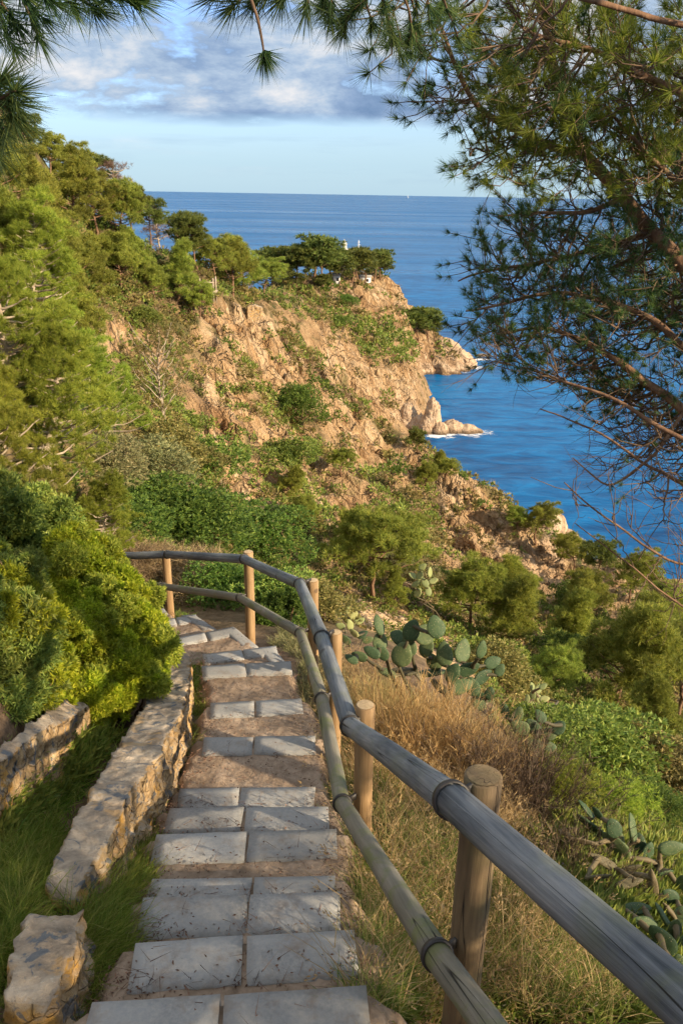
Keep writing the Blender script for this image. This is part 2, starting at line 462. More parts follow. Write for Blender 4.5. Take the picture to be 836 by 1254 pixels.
# ------------------------------------------------------------------ terrain material
def terrain_material():
    m, nt, out = new_mat('hillside_ground'); g = NG(nt)
    geo = g.n('ShaderNodeNewGeometry'); pos = geo.outputs['Position']
    at = g.n('ShaderNodeAttribute'); at.attribute_name = 'rock'
    rock = at.outputs['Fac']
    sep = g.n('ShaderNodeSeparateXYZ'); g.link(pos, sep.inputs[0])
    n1 = g.noise(g.scale(pos, (1, 1, .5)), 0.10, 3, .6)
    n2 = g.noise(g.scale(pos, (1, 1, .35)), 0.9, 4, .65, .6)
    n3 = g.noise(pos, 6.0, 2, .6)
    rc = g.ramp(n1, [(0.30, (0.32, 0.20, 0.105)), (0.46, (0.47, 0.315, 0.165)), (0.58, (0.54, 0.395, 0.235)), (0.72, (0.57, 0.48, 0.34))])
    rc2 = g.ramp(n2, [(0.30, (0.20, 0.14, 0.085)), (0.45, (0.46, 0.30, 0.155)), (0.60, (0.55, 0.39, 0.23)), (0.75, (0.60, 0.50, 0.37))])
    rot = g.n('ShaderNodeMapping'); rot.inputs['Rotation'].default_value = (0, 0, .64); g.link(pos, rot.inputs[0])
    st = g.noise(g.scale(rot.outputs[0], (.18, 1.0, .22)), .9, 4, .65, .4)
    rockc = g.mix(0.6, rc, rc2)
    rockc = g.mix(g.math('MULTIPLY', g.mapr(st, .42, .32), .7), rockc, (.17, .095, .05))
    rockc = g.mix(g.math('MULTIPLY', g.mapr(st, .56, .68), .6), rockc, (.60, .47, .32))
    # pale wave-washed rock low down by the sea, grey wet rim
    low = g.mapr(sep.outputs[2], 9.0, 1.5)
    rockc = g.mix(g.math('MULTIPLY', low, .6), rockc, (0.56, 0.42, 0.30))
    wet = g.mapr(sep.outputs[2], 1.0, 0.2)
    rockc = g.mix(wet, rockc, (0.16, 0.11, 0.07))
    soil = g.ramp(g.noise(pos, 0.5, 4, .65), [(0.3, (0.10, 0.075, 0.035)), (0.5, (0.17, 0.125, 0.06)), (0.68, (0.30, 0.20, 0.10))])
    scrub = g.ramp(g.noise(pos, 2.2, 3, .7), [(0.35, (0.045, 0.055, 0.02)), (0.5, (0.095, 0.105, 0.035)), (0.65, (0.20, 0.16, 0.07))])
    soil = g.mix(g.mapr(g.noise(pos, 0.23, 3), .42, .58), soil, scrub)
    # close ground round the path is brown earth
    near = g.mapr(sep.outputs[1], 14.0, 9.0)
    earth = g.ramp(g.noise(pos, 7.0, 4, .7), [(0.3, (0.07, 0.045, 0.028)), (0.5, (0.15, 0.10, 0.062)), (0.7, (0.26, 0.18, 0.11))])
    soil = g.mix(near, soil, earth)
    ea = g.n('ShaderNodeAttribute'); ea.attribute_name = 'earth'
    ecol = g.ramp(g.math('ADD', g.math('MULTIPLY', n1, .4), g.math('MULTIPLY', n2, .6)), [(.32, (.20, .12, .065)), (.46, (.36, .235, .125)), (.6, (.46, .32, .18)), (.72, (.50, .39, .25))])
    soil = g.mix(g.math('MULTIPLY', ea.outputs['Fac'], g.mapr(g.noise(pos, .3, 2, .6), .62, .5)), soil, ecol)
    col = g.mix(rock, soil, rockc)
    h = g.math('ADD', g.math('MULTIPLY', n2, 1.0), g.math('MULTIPLY', n3, 0.35))
    h = g.math('ADD', h, g.math('MULTIPLY', g.math('MULTIPLY', st, ea.outputs['Fac']), 1.2))
    vb = g.n('ShaderNodeTexVoronoi'); vb.inputs['Scale'].default_value = .55; vb.feature = 'F1'
    wv = g.n('ShaderNodeTexNoise'); wv.inputs['Scale'].default_value = .8; g.link(pos, wv.inputs['Vector'])
    av = g.n('ShaderNodeVectorMath'); av.operation = 'ADD'; g.link(g.scale(rot.outputs[0], (.6, 1.5, .8)), av.inputs[0]); g.link(g.scale(wv.outputs[1], (1.6, 1.6, 1.6)), av.inputs[1]); g.link(av.outputs[0], vb.inputs['Vector'])
    sx = g.n('ShaderNodeSeparateColor'); g.link(vb.outputs['Color'], sx.inputs[0])
    tint = g.ramp(sx.outputs[0], [(0.0, (.60, .52, .46)), (.35, (.92, .86, .80)), (.6, (1.0, 1.0, 1.0)), (1.0, (1.22, 1.22, 1.26))])
    ve = g.n('ShaderNodeTexVoronoi'); ve.inputs['Scale'].default_value = .42; ve.feature = 'DISTANCE_TO_EDGE'; g.link(av.outputs[0], ve.inputs['Vector'])
    crk = g.mapr(ve.outputs['Distance'], .0, .07, .38, 1.0); ccr = g.n('ShaderNodeCombineXYZ')
    for i in range(3): g.link(crk, ccr.inputs[i])
    rockc = g.mix(.32, rockc, ccr.outputs[0], 'MULTIPLY')  # depth shading of the cracks painted into the rock colour
    rockc = g.mix(.85, rockc, tint, 'MULTIPLY'); col = g.mix(rock, soil, rockc)
    h = g.math('ADD', h, g.math('MULTIPLY', g.math('MULTIPLY', g.math('ADD', sx.outputs[1], crk), rock), .7))
    h = g.math('MULTIPLY', h, g.mapr(sep.outputs[1], 9.0, 40.0, .04, 1.1))
    h = g.math('ADD', h, g.math('MULTIPLY', g.noise(pos, 25, 3, .7), .02))
    nb3 = g.bump(h, 1.0, 1.0)
    principled(g, out, col, 0.92, nb3, 0.15)
    return m


_idx = np.arange(NU * NV).reshape(NV, NU)
_q = np.stack([_idx[:-1, :-1], _idx[:-1, 1:], _idx[1:, 1:], _idx[1:, :-1]], -1).reshape(-1, 4)
_keep = (TP.reshape(-1, 3)[_q][:, :, 2].max(1) > -4)
terr = np_mesh('hillside', TP.reshape(-1, 3), _q[_keep], True)
_b = terr.attributes.new('earth', 'FLOAT', 'POINT'); _b.data.foreach_set('value', _em.astype(np.float32))
_a = terr.attributes.new('rock', 'FLOAT', 'POINT'); _a.data.foreach_set('value', _rm.astype(np.float32))
terrain = bpy.data.objects.new('hillside', terr); COL.objects.link(terrain)
terr.materials.append(terrain_material())
tag(terrain, 'steep coastal hillside of orange rock and brown earth falling to the sea', kind='structure')


# ------------------------------------------------------------------ sea
def sea_material():
    m, nt, out = new_mat('sea_water'); g = NG(nt)
    geo = g.n('ShaderNodeNewGeometry'); pos = geo.outputs['Position']
    sep = g.n('ShaderNodeSeparateXYZ'); g.link(pos, sep.inputs[0])
    a = g.noise(g.scale(pos, (.5, 1, 1)), 0.22, 5, .66, .6)
    b = g.noise(g.scale(pos, (.25, 1, 1)), 0.035, 4, .6, .3)
    c = g.noise(g.scale(pos, (.15, 1, 1)), 0.0035, 5, .65)
    col = g.ramp(g.math('ADD', g.math('MULTIPLY', a, .6), g.math('MULTIPLY', b, .4)),
                 [(0.38, (0.000, 0.050, 0.165)), (0.5, (0.000, 0.105, 0.30)), (0.62, (0.003, 0.17, 0.43))])
    h = g.math('ADD', g.math('MULTIPLY', a, .5), g.math('MULTIPLY', b, 2.2))
    nb = g.bump(h, 0.55, 1.0)
    rgh = g.mapr(c, .35, .65, .22, .42)
    p = principled(g, out, col, rgh, nb, 0.12)
    p.inputs['IOR'].default_value = 1.33
    return m


_rad = np.concatenate([[0], np.exp(np.linspace(math.log(30), math.log(45000), 60))])
_ang = np.linspace(0, 2 * np.pi, 97)[:-1]
_sv = np.concatenate([[[0, 150, 0]], np.stack([(_rad[1:, None] * np.cos(_ang)), 150 + _rad[1:, None] * np.sin(_ang), np.zeros((60, 96))], -1).reshape(-1, 3)])
_i = np.arange(59)[:, None] * 96 + 1; _j = np.arange(96)[None]; _j2 = (_j + 1) % 96
_sq = np.stack([_i + _j, _i + 96 + _j, _i + 96 + _j2, _i + _j2], -1).reshape(-1, 4)
_fan = np.stack([np.zeros(96, int), 1 + np.arange(96), 1 + (np.arange(96) + 1) % 96], 1)
sea = bpy.data.objects.new('sea', np_mesh('sea', _sv, [_sq, _fan], True)); COL.objects.link(sea)
sea.data.materials.append(sea_material())
tag(sea, 'deep blue open sea reaching to the horizon', kind='structure')


def grid_val(A, x, y):
    u = x / (y + OFF); i = np.clip(np.searchsorted(_Ys, y), 0, NV - 1); j = np.clip(np.searchsorted(_us, u), 0, NU - 1)
    return A.reshape(GX.shape)[i, j]
# ------------------------------------------------------------------ materials of the things
def leaf_mat(name, c1, c2, c3=None, trans=0.25, rough=0.55, nscale=0.6, spec=0.25):
    m, nt, out = new_mat(name); g = NG(nt)
    geo = g.n('ShaderNodeNewGeometry'); oi = g.n('ShaderNodeObjectInfo')
    isl = geo.outputs['Random Per Island']
    big = g.noise(geo.outputs['Position'], nscale, 3, .6)
    c3 = c3 or c2
    col = g.ramp(isl, [(0.0, c1), (0.55, c2), (1.0, c3)])
    v = g.math('ADD', g.mapr(big, .3, .7, .62, 1.35), g.math('MULTIPLY', g.math('SUBTRACT', oi.outputs['Random'], .5), .35))
    cc = g.n('ShaderNodeCombineXYZ')
    for i in range(3): g.link(v, cc.inputs[i])
    col = g.mix(1.0, col, cc.outputs[0], 'MULTIPLY')
    hs = g.n('ShaderNodeHueSaturation'); g.link(col, hs.inputs['Color'])
    g.link(g.mapr(oi.outputs['Random'], 0, 1, .475, .515), hs.inputs['Hue'])
    b = g.n('ShaderNodeBsdfPrincipled'); g.link(hs.outputs[0], b.inputs['Base Color'])
    b.inputs['Roughness'].default_value = rough; b.inputs['Specular IOR Level'].default_value = spec
    trans = min(.45, trans * 1.5)
    t = g.n('ShaderNodeBsdfTranslucent'); g.link(hs.outputs[0], t.inputs[0])
    mx = g.n('ShaderNodeMixShader'); mx.inputs[0].default_value = trans
    g.link(b.outputs[0], mx.inputs[1]); g.link(t.outputs[0], mx.inputs[2]); g.link(mx.outputs[0], out.inputs[0])
    return m


def simple_mat(name, stops, scale=4.0, stretch=(1, 1, 1), rough=.85, bump=.4, bdist=.01, detail=5, coord='Position', spec=.2, rnd=0.0):
    m, nt, out = new_mat(name); g = NG(nt)
    if coord == 'Position': pos = g.n('ShaderNodeNewGeometry').outputs['Position']
    else: pos = g.n('ShaderNodeTexCoord').outputs['Object']
    v = g.scale(pos, stretch)
    if rnd:
        oi = g.n('ShaderNodeObjectInfo'); ad = g.n('ShaderNodeVectorMath'); ad.operation = 'ADD'
        cb = g.n('ShaderNodeCombineXYZ'); g.link(g.math('MULTIPLY', oi.outputs['Random'], 40), cb.inputs[0])
        g.link(v, ad.inputs[0]); g.link(cb.outputs[0], ad.inputs[1]); v = ad.outputs[0]
    n = g.noise(v, scale, detail, .62)
    n2 = g.noise(v, scale * 5, 4, .6)
    col = g.ramp(g.math('ADD', g.math('MULTIPLY', n, .7), g.math('MULTIPLY', n2, .3)), stops)
    nb = g.bump(g.math('ADD', n, g.math('MULTIPLY', n2, .5)), bump, bdist)
    principled(g, out, col, rough, nb, spec)
    return m


M = {}
M['pine_far'] = leaf_mat('pine_needles_far', (0.073, 0.107, 0.026), (0.140, 0.171, 0.033), (0.212, 0.229, 0.049), .2)
M['pine_mid'] = leaf_mat('pine_needles_olive', (0.137, 0.194, 0.036), (0.273, 0.319, 0.049), (0.421, 0.421, 0.079), .25)
M['pine_lit'] = leaf_mat('pine_needles_lit_tone', (0.08, 0.13, 0.02), (0.17, 0.23, 0.03), (0.30, 0.33, 0.05), .35, nscale=1.2)  # sunlit copy of the dark needles, sunlight put into the colour
M['pine_near'] = leaf_mat('pine_needles_yellow_green', (0.144, 0.216, 0.032), (0.288, 0.350, 0.043), (0.432, 0.450, 0.072), .3)
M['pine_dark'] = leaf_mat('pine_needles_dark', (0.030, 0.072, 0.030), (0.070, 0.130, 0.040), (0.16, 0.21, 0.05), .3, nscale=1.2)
M['dry_crown'] = leaf_mat('dry_pinkish_twigs', (0.16, 0.10, 0.07), (0.24, 0.17, 0.11), (0.30, 0.24, 0.15), .1)
M['bush'] = leaf_mat('bush_leaves_yellow_green', (0.17, 0.23, 0.015), (0.32, 0.38, 0.022), (0.50, 0.50, 0.045), .35, nscale=1.5)
M['bush_dark'] = leaf_mat('bush_leaves_deep_green', (0.065, 0.127, 0.029), (0.130, 0.215, 0.039), (0.247, 0.325, 0.058), .3, nscale=1.5)
M['scrub_g'] = leaf_mat('scrub_leaves_green', (0.104, 0.177, 0.038), (0.198, 0.281, 0.052), (0.312, 0.354, 0.073), .2, nscale=.25)
M['scrub_o'] = leaf_mat('scrub_leaves_olive', (0.170, 0.179, 0.053), (0.282, 0.273, 0.075), (0.452, 0.377, 0.133), .2, nscale=.25)
M['scrub_d'] = leaf_mat('scrub_twigs_dry', (0.156, 0.111, 0.058), (0.286, 0.215, 0.111), (0.416, 0.325, 0.169), .1, nscale=.25)
M['scrub_p'] = leaf_mat('scrub_leaves_pale', (0.156, 0.182, 0.078), (0.260, 0.273, 0.117), (0.390, 0.351, 0.156), .2, nscale=.4)
M['grass_g'] = leaf_mat('grass_blades_green', (0.09, 0.17, 0.02), (0.19, 0.27, 0.035), (0.36, 0.36, 0.09), .35, nscale=2)
M['grass_d'] = leaf_mat('grass_blades_dry', (0.34, 0.25, 0.10), (0.50, 0.38, 0.17), (0.64, 0.51, 0.26), .3, nscale=2)
M['grass_m'] = leaf_mat('grass_blades_mixed', (0.10, 0.17, 0.03), (0.21, 0.25, 0.055), (0.44, 0.37, 0.15), .3, nscale=2)
M['broom'] = leaf_mat('dry_broom_stems', (0.32, 0.19, 0.075), (0.46, 0.30, 0.12), (0.58, 0.42, 0.20), .15, nscale=2)
M['twig_dark'] = leaf_mat('dark_dry_twigs', (0.05, 0.035, 0.025), (0.10, 0.07, 0.045), (0.17, 0.12, 0.08), .05, nscale=2)
M['litter'] = leaf_mat('leaf_litter', (0.07, 0.04, 0.025), (0.16, 0.09, 0.055), (0.30, 0.19, 0.12), .05, nscale=2)
M['bark'] = simple_mat('pine_bark', [(.3, (.07, .04, .025)), (.5, (.19, .11, .065)), (.7, (.34, .22, .14))], 9, (1, 1, .4), bump=.7, bdist=.02)
M['bark_fine'] = simple_mat('fine_twig_bark', [(.3, (.06, .04, .028)), (.5, (.13, .085, .055)), (.7, (.25, .17, .10))], 14, bump=.3)
M['bark_pale'] = simple_mat('bleached_bark', [(.3, (.22, .17, .12)), (.5, (.38, .31, .23)), (.7, (.5, .43, .34))], 6, (1, 1, .4), bump=.4)
M['bark_twig'] = simple_mat('twig_bark', [(.3, (.10, .055, .03)), (.5, (.22, .13, .07)), (.7, (.36, .24, .14))], 14, bump=.3)
M['dirt'] = simple_mat('packed_earth', [(.3, (.14, .10, .068)), (.48, (.25, .185, .13)), (.6, (.34, .26, .19)), (.75, (.44, .35, .26))], 5, bump=.9, bdist=.02)


def slab_mat():
    m, nt, out = new_mat('concrete_slab'); g = NG(nt)
    pos = g.n('ShaderNodeNewGeometry').outputs['Position']; oi = g.n('ShaderNodeObjectInfo')
    n = g.noise(pos, 3.0, 5, .6); n2 = g.noise(pos, 60, 5, .7); n3 = g.noise(pos, 9, 5, .7)
    col = g.ramp(n, [(.3, (.20, .205, .205)), (.5, (.26, .265, .262)), (.7, (.32, .325, .318))])
    col = g.mix(g.mapr(n2, .35, .7), col, (.34, .33, .305))
    dirt = g.mapr(n3, .52, .70)
    col = g.mix(g.math('MULTIPLY', dirt, .55), col, (.21, .15, .10))
    v = g.mapr(oi.outputs['Random'], 0, 1, .82, 1.12); cc = g.n('ShaderNodeCombineXYZ')
    for i in range(3): g.link(v, cc.inputs[i])
    col = g.mix(1, col, cc.outputs[0], 'MULTIPLY')
    principled(g, out, col, .88, g.bump(g.math('ADD', n2, g.math('MULTIPLY', n3, .6)), .35, .006), .25)
    return m


def stone_mat():
    m, nt, out = new_mat('lichened_wall_stone'); g = NG(nt)
    pos = g.n('ShaderNodeNewGeometry').outputs['Position']
    geo = g.n('ShaderNodeNewGeometry'); sp = g.n('ShaderNodeSeparateXYZ'); g.link(geo.outputs['True Normal'], sp.inputs[0])
    up = g.mapr(sp.outputs[2], .35, .75)
    n = g.noise(pos, 4.5, 6, .68, .5); n2 = g.noise(pos, 22, 5, .7); n3 = g.noise(pos, 2.6, 4, .6, 1.0); n4 = g.noise(pos, 7.5, 4, .6, 1.0)
    top = g.ramp(n, [(.32, (.15, .125, .095)), (.46, (.29, .235, .175)), (.58, (.42, .345, .255)), (.72, (.54, .46, .36))])
    side = g.ramp(n, [(.30, (.13, .09, .05)), (.45, (.32, .215, .11)), (.60, (.48, .34, .18)), (.75, (.58, .45, .28))])
    col = g.mix(up, side, top)
    col = g.mix(g.math('MULTIPLY', g.mapr(n3, .56, .62), g.math('SUBTRACT', 1.0, g.math('MULTIPLY', up, .6))), col, (.47, .27, .075))   # orange lichen
    col = g.mix(g.math('MULTIPLY', g.mapr(n4, .57, .61), .8), col, (.095, .12, .145))      # blue-grey lichen spots
    col = g.mix(g.math('MULTIPLY', g.mapr(n2, .62, .68), .35), col, (.58, .54, .46))
    vo = g.n('ShaderNodeTexVoronoi'); vo.feature = 'DISTANCE_TO_EDGE'; vo.inputs['Scale'].default_value = 6.5
    ad = g.n('ShaderNodeVectorMath'); ad.operation = 'ADD'; wv = g.n('ShaderNodeTexNoise'); wv.inputs['Scale'].default_value = 5
    g.link(pos, wv.inputs['Vector']); g.link(g.scale(pos, (1, 1, 1.8)), ad.inputs[0]); g.link(g.scale(wv.outputs[1], (.25, .25, .25)), ad.inputs[1])
    g.link(ad.outputs[0], vo.inputs['Vector'])
    joint = g.math('MULTIPLY', g.math('MULTIPLY', g.mapr(vo.outputs['Distance'], .04, .0), .4), g.math('SUBTRACT', 1.0, up))
    col = g.mix(joint, col, (.13, .095, .06))
    nb = g.bump(g.math('SUBTRACT', g.math('ADD', n, g.math('MULTIPLY', n2, .6)), g.math('MULTIPLY', joint, 1.2)), .95, .03)
    principled(g, out, col, .92, nb, .15)
    return m


def wood_mat(name, stops, moss=0.0, crack=True):
    """round timber: grain runs along the object's own local Z"""
    m, nt, out = new_mat(name); g = NG(nt)
    tc = g.n('ShaderNodeTexCoord'); oi = g.n('ShaderNodeObjectInfo')
    ad = g.n('ShaderNodeVectorMath'); ad.operation = 'ADD'; cb = g.n('ShaderNodeCombineXYZ')
    g.link(g.math('MULTIPLY', oi.outputs['Random'], 30), cb.inputs[2]); g.link(tc.outputs['Object'], ad.inputs[0]); g.link(cb.outputs[0], ad.inputs[1])
    p = ad.outputs[0]
    grain = g.noise(g.scale(p, (1, 1, .045)), 34, 6, .7, .5)
    broad = g.noise(g.scale(p, (1, 1, .3)), 6, 4, .6)
    fine = g.noise(g.scale(p, (1, 1, .02)), 120, 3, .6)
    col = g.ramp(g.math('ADD', g.math('MULTIPLY', grain, .55), g.math('MULTIPLY', broad, .45)), stops)
    if moss:
        ms = g.mapr(g.noise(p, 4.0, 5, .65, .5), .48, .60)
        col = g.mix(g.math('MULTIPLY', ms, moss), col, (.17, .19, .07))
    ck = g.mapr(g.noise(g.scale(p, (1, 1, .016)), 15, 1, .5, .1), .4955, .50); ck2 = g.mapr(g.noise(g.scale(p, (1, 1, .016)), 15, 1, .5, .1), .5045, .50)
    ckk = g.math('MULTIPLY', ck, ck2)
    vo = g.n('ShaderNodeTexVoronoi'); vo.inputs['Scale'].default_value = 3.2; g.link(p, vo.inputs['Vector'])
    knot = g.mapr(vo.outputs['Distance'], .10, .06)
    col = g.mix(g.math('MULTIPLY', knot, .6), col, (.05, .035, .025))
    col = g.mix(ckk, col, (.015, .012, .01))
    h = g.math('SUBTRACT', g.math('ADD', grain, g.math('MULTIPLY', fine, .4)), g.math('MULTIPLY', ckk, 2.5))
    principled(g, out, col, .72, g.bump(h, .55, .006), .3)
    return m


M['slab'] = slab_mat(); M['stone'] = stone_mat()
M['rail'] = wood_mat('weathered_grey_timber', [(.36, (.045, .055, .065)), (.48, (.13, .145, .16)), (.57, (.21, .225, .235)), (.68, (.32, .32, .31))], .22)
M['rail_low'] = wood_mat('mossy_grey_timber', [(.3, (.10, .095, .075)), (.48, (.20, .185, .14)), (.65, (.29, .265, .21))], .75)
M['post'] = wood_mat('honey_coloured_timber', [(.3, (.15, .09, .04)), (.48, (.29, .185, .09)), (.62, (.39, .265, .14)), (.75, (.48, .355, .21))])
M['post_top'] = wood_mat('cut_timber_end', [(.3, (.34, .24, .13)), (.5, (.48, .36, .21)), (.7, (.56, .44, .28))])
M['post_old'] = wood_mat('dark_weathered_timber', [(.3, (.075, .055, .035)), (.48, (.17, .12, .068)), (.65, (.28, .20, .11))], .15)
M['iron'] = simple_mat('black_iron_band', [(.3, (.015, .015, .016)), (.7, (.05, .042, .036))], 20, rough=.5, bump=.1, spec=.5)


def pad_mat(name, a, b, c):
    m, nt, out = new_mat(name); g = NG(nt)
    tc = g.n('ShaderNodeTexCoord'); oi = g.n('ShaderNodeObjectInfo')
    n = g.noise(tc.outputs['Object'], 7, 4, .6)
    col = g.ramp(g.math('ADD', g.math('MULTIPLY', n, .6), g.math('MULTIPLY', oi.outputs['Random'], .4)), [(.25, a), (.5, b), (.75, c)])
    vo = g.n('ShaderNodeTexVoronoi'); vo.inputs['Scale'].default_value = 11; g.link(g.scale(tc.outputs['Object'], (1, .15, 1)), vo.inputs['Vector'])
    col = g.mix(g.mapr(vo.outputs['Distance'], .17, .09), col, (.42, .37, .22))
    sc_ = g.noise(tc.outputs['Object'], 3.0, 5, .7); col = g.mix(g.math('MULTIPLY', g.mapr(sc_, .60, .66), .7), col, (.20, .15, .085))
    principled(g, out, col, .62, g.bump(n, .2, .01), .25)
    return m


M['pad'] = pad_mat('cactus_pad_skin', (.026, .052, .024), (.050, .088, .038), (.11, .14, .055))
M['pad_y'] = pad_mat('cactus_pad_pale_skin', (.16, .20, .08), (.24, .27, .10), (.34, .34, .14))
M['pad_b'] = pad_mat('cactus_pad_withered', (.06, .055, .030), (.10, .085, .045), (.17, .13, .07))
M['white'] = simple_mat('white_wall_paint', [(.3, (.72, .71, .68)), (.7, (.82, .81, .78))], 2, bump=.1)
M['foam'] = None
# ------------------------------------------------------------------ stone steps
def slab_box(mb, A, B, back, thick=0.07, jitter=0.004):
    """one slab: front edge A-B, running 'back' from it; bevelled, slightly uneven"""
    A = np.array(A, float); B = np.array(B, float); bk = np.array(back, float)
    n1, n2 = 7, 4
    g = []
    for i in range(n1 + 1):
        for j in range(n2 + 1):
            p = A + (B - A) * i / n1 + bk * j / n2
            g.append(p)
    g = np.array(g)
    edge = np.array([(i in (0, n1)) or (j in (0, n2)) for i in range(n1 + 1) for j in range(n2 + 1)])
    # ragged, chipped outline
    wob = fbm(g * 14, 3) * 0.006
    top = g.copy(); top[:, 2] += fbm(g * 5, 2) * 0.004
    dirs = _norm(B - A)
    top[edge] += (wob[edge, None] * np.array([dirs[0] * .3 + .3, .8, 0]))
    top[edge, 2] -= 0.006
    bot = top.copy(); bot[:, 2] -= thick
    idx = np.arange((n1 + 1) * (n2 + 1)).reshape(n1 + 1, n2 + 1)
    q = np.stack([idx[:-1, :-1], idx[1:, :-1], idx[1:, 1:], idx[:-1, 1:]], -1).reshape(-1, 4)
    ring = np.concatenate([idx[:, 0], idx[-1, 1:], idx[-2::-1, -1], idx[0, -2:0:-1]])
    N = len(top); r2 = np.roll(ring, -1)
    side = np.stack([ring, ring + N, r2 + N, r2], 1)
    mb.add(np.concatenate([top, bot]), q, side, q[:, ::-1] + N)


ordn = ['nearest', 'second', 'third', 'fourth', 'fifth', 'sixth', 'seventh', 'eighth', 'ninth', 'tenth', 'eleventh', 'twelfth', 'thirteenth', 'farthest']
extra = ['two grey slabs with bark litter, cut by the bottom edge of the photo', 'two grey slabs and a wide dirty joint, beside the green grass tuft',
         'two large grey slabs above a thin line of litter', 'narrow pair of slabs with brown earth beyond it', 'two pale slabs, the right one dusted with earth',
         'two slabs, the first of three in close succession beyond the earth strip', 'slab pair at the edge of the long sandy landing', 'slab pair on the near side of two sunlit earth landings',
         'short slab pair split by sunlight and shade', 'narrow slab pair just before the stairs begin to turn', 'bluish slab pair where the stairs start turning left',
         'skewed sunlit step with an edging slab along its right side', 'small skewed sunlit step beyond the bush', 'small blue-grey corner of the step by the fence bend']
for k in range(len(STEPS)):
    A, B = STEPS[k]
    t = _norm(B - A); bk = np.array([t[1], -t[0], 0.0]);
    if bk[1] > 0: bk = -bk
    mid = (A + B) / 2
    e = empty('stone_step', tuple(mid))
    tag(e, '%s step: %s' % (ordn[k], extra[k]), 'step', 'grey stone steps going down the path')
    if k < 11: s = (_st[k][2] - _st[k][0][0]) / (_st[k][1][0] - _st[k][0][0])
    else: s = 0.5
    dep = 0.225 if k < 10 else 0.20
    A = A - mid; B = B - mid
    S = A + (B - A) * s
    for (p, q_) in ((A, S - t * 0.008), (S + t * 0.008, B)):
        mb = MB(); sk = RNG.normal(0, .003, 2)
        P, Q = p.copy(), q_.copy(); P[:2] += sk * .5; Q[1] += RNG.normal(0, .004)
        slab_box(mb, P, Q, bk * dep + np.array([RNG.normal(0, .01), 0, 0])); mb.build('slab', M['slab'], e)
# edging slabs on the right of the turning treads
for k, (p1, p2) in {10: ((334, 791), (350, 811)), 11: ((288, 768), (318, 793)), 12: ((238, 752), (266, 771))}.items():
    z = STEPS[k][0][2]; a = at_z(*p1, z + .002); b = at_z(*p2, z + .002)
    par = [o for o in bpy.data.objects if o.type == 'EMPTY' and o.name.startswith('stone_step')][k]
    mb = MB(); loc = np.array(par.location); slab_box(mb, a - loc, b - loc, np.array([-.16, -.03, 0])); mb.build('edging_slab', M['slab'], par)

# ------------------------------------------------------------------ the earth treads of the path
mb = MB()
for k in range(len(STEPS)):
    A, B = STEPS[k]
    if k == 0: A0, B0 = A + (-.1, -1.2, 0), B + (.15, -1.2, 0)
    else: A0, B0 = STEPS[k - 1][0].copy(), STEPS[k - 1][1].copy()
    A = A.copy(); B = B.copy()
    if k >= 11:  # turning treads reach the edging slab
        B0 = at_z(*{11: (318, 793), 12: (266, 771), 13: (215, 757)}[k], B[2]); A0 = A0 + (-.3, 0, 0)
    if k == 10: B0 = at_z(350, 811, B[2])
    z = A[2]
    ext = _norm(B - A) * (0.16 if k < 9 else 0.05)
    A -= ext; B += ext; A0 = A0 - ext; B0 = B0 + ext
    A0[2] = B0[2] = z
    n1, n2 = 44, 26
    s_, t_ = np.meshgrid(np.linspace(0, 1, n1), np.linspace(0, 1, n2), indexing='ij')
    s_ = s_[..., None]; t_ = t_[..., None]
    G = (A * (1 - s_) + B * s_) * (1 - t_) + (A0 * (1 - s_) + B0 * s_) * t_
    G = G.reshape(-1, 3)
    slope = 0.05 * t_.reshape(-1)
    G[:, 2] += -0.030 + slope * .7 + fbm(G * 6, 3) * 0.022 + np.maximum(fbm(G * 30, 2), 0) * .008
    edge = np.minimum(s_, 1 - s_).reshape(-1)
    G[:, 2] -= np.clip(.10 + fbm(G * 8, 2) * .05 - edge, 0, 1) * 1.6
    G[:, 1] -= np.where(t_.reshape(-1) < .01, 0.02, 0)
    idx = np.arange(n1 * n2).reshape(n1, n2)
    q = np.stack([idx[:-1, :-1], idx[1:, :-1], idx[1:, 1:], idx[:-1, 1:]], -1).reshape(-1, 4)
    low = G[idx[:, 0]].copy(); low[:, 2] -= 0.25
    N = len(G)
    r = np.stack([idx[:-1, 0], np.arange(n1 - 1) + N, np.arange(1, n1) + N, idx[1:, 0]], 1)
    mb.add(np.concatenate([G, low]), q, r)
path = mb.build('path', M['dirt'], None, True)
tag(path, 'brown earth treads of the stepped footpath', kind='structure')

# ------------------------------------------------------------------ fence
def log_object(name, mat, p, q_, r0, r1, parent, n=20, segs=14, bend=0.012, dome=0.012):
    """a round log from p to q, mesh along its own local z"""
    p = np.array(p, float); q_ = np.array(q_, float); L = np.linalg.norm(q_ - p)
    t = np.linspace(0, 1, segs + 1)
    seed = RNG.uniform(0, 50)
    pts = np.stack([np.sin(t * np.pi) * RNG.normal(0, bend), np.sin(t * np.pi) * RNG.normal(0, bend), t * L], 1)
    rr = (r0 * (1 - t) + r1 * t)
    pts = np.concatenate([pts[:1] + (0, 0, -dome * .2), pts, pts[-1:] + (0, 0, dome * .2)]); rr = np.concatenate([[r0 * .86], rr, [r1 * .86]])
    V, Q, T = tube(pts, rr, n)
    V = V + _norm(V * (1, 1, 0)) * (fbm(V * (12, 12, 3) + seed, 2) * 0.0035)[:, None]
    mb = MB(); mb.add(V, Q, T)
    o = mb.build(name, mat, parent, True)
    d = Vector(q_ - p); o.rotation_mode = 'QUATERNION'; o.matrix_basis = Matrix.Translation(Vector(p)) @ d.to_track_quat('Z', 'Y').to_matrix().to_4x4()
    return o


fence = empty('wooden_fence')
tag(fence, 'weathered round-timber handrail fence with posts, two rails and black iron bands along the stairway', 'fence')
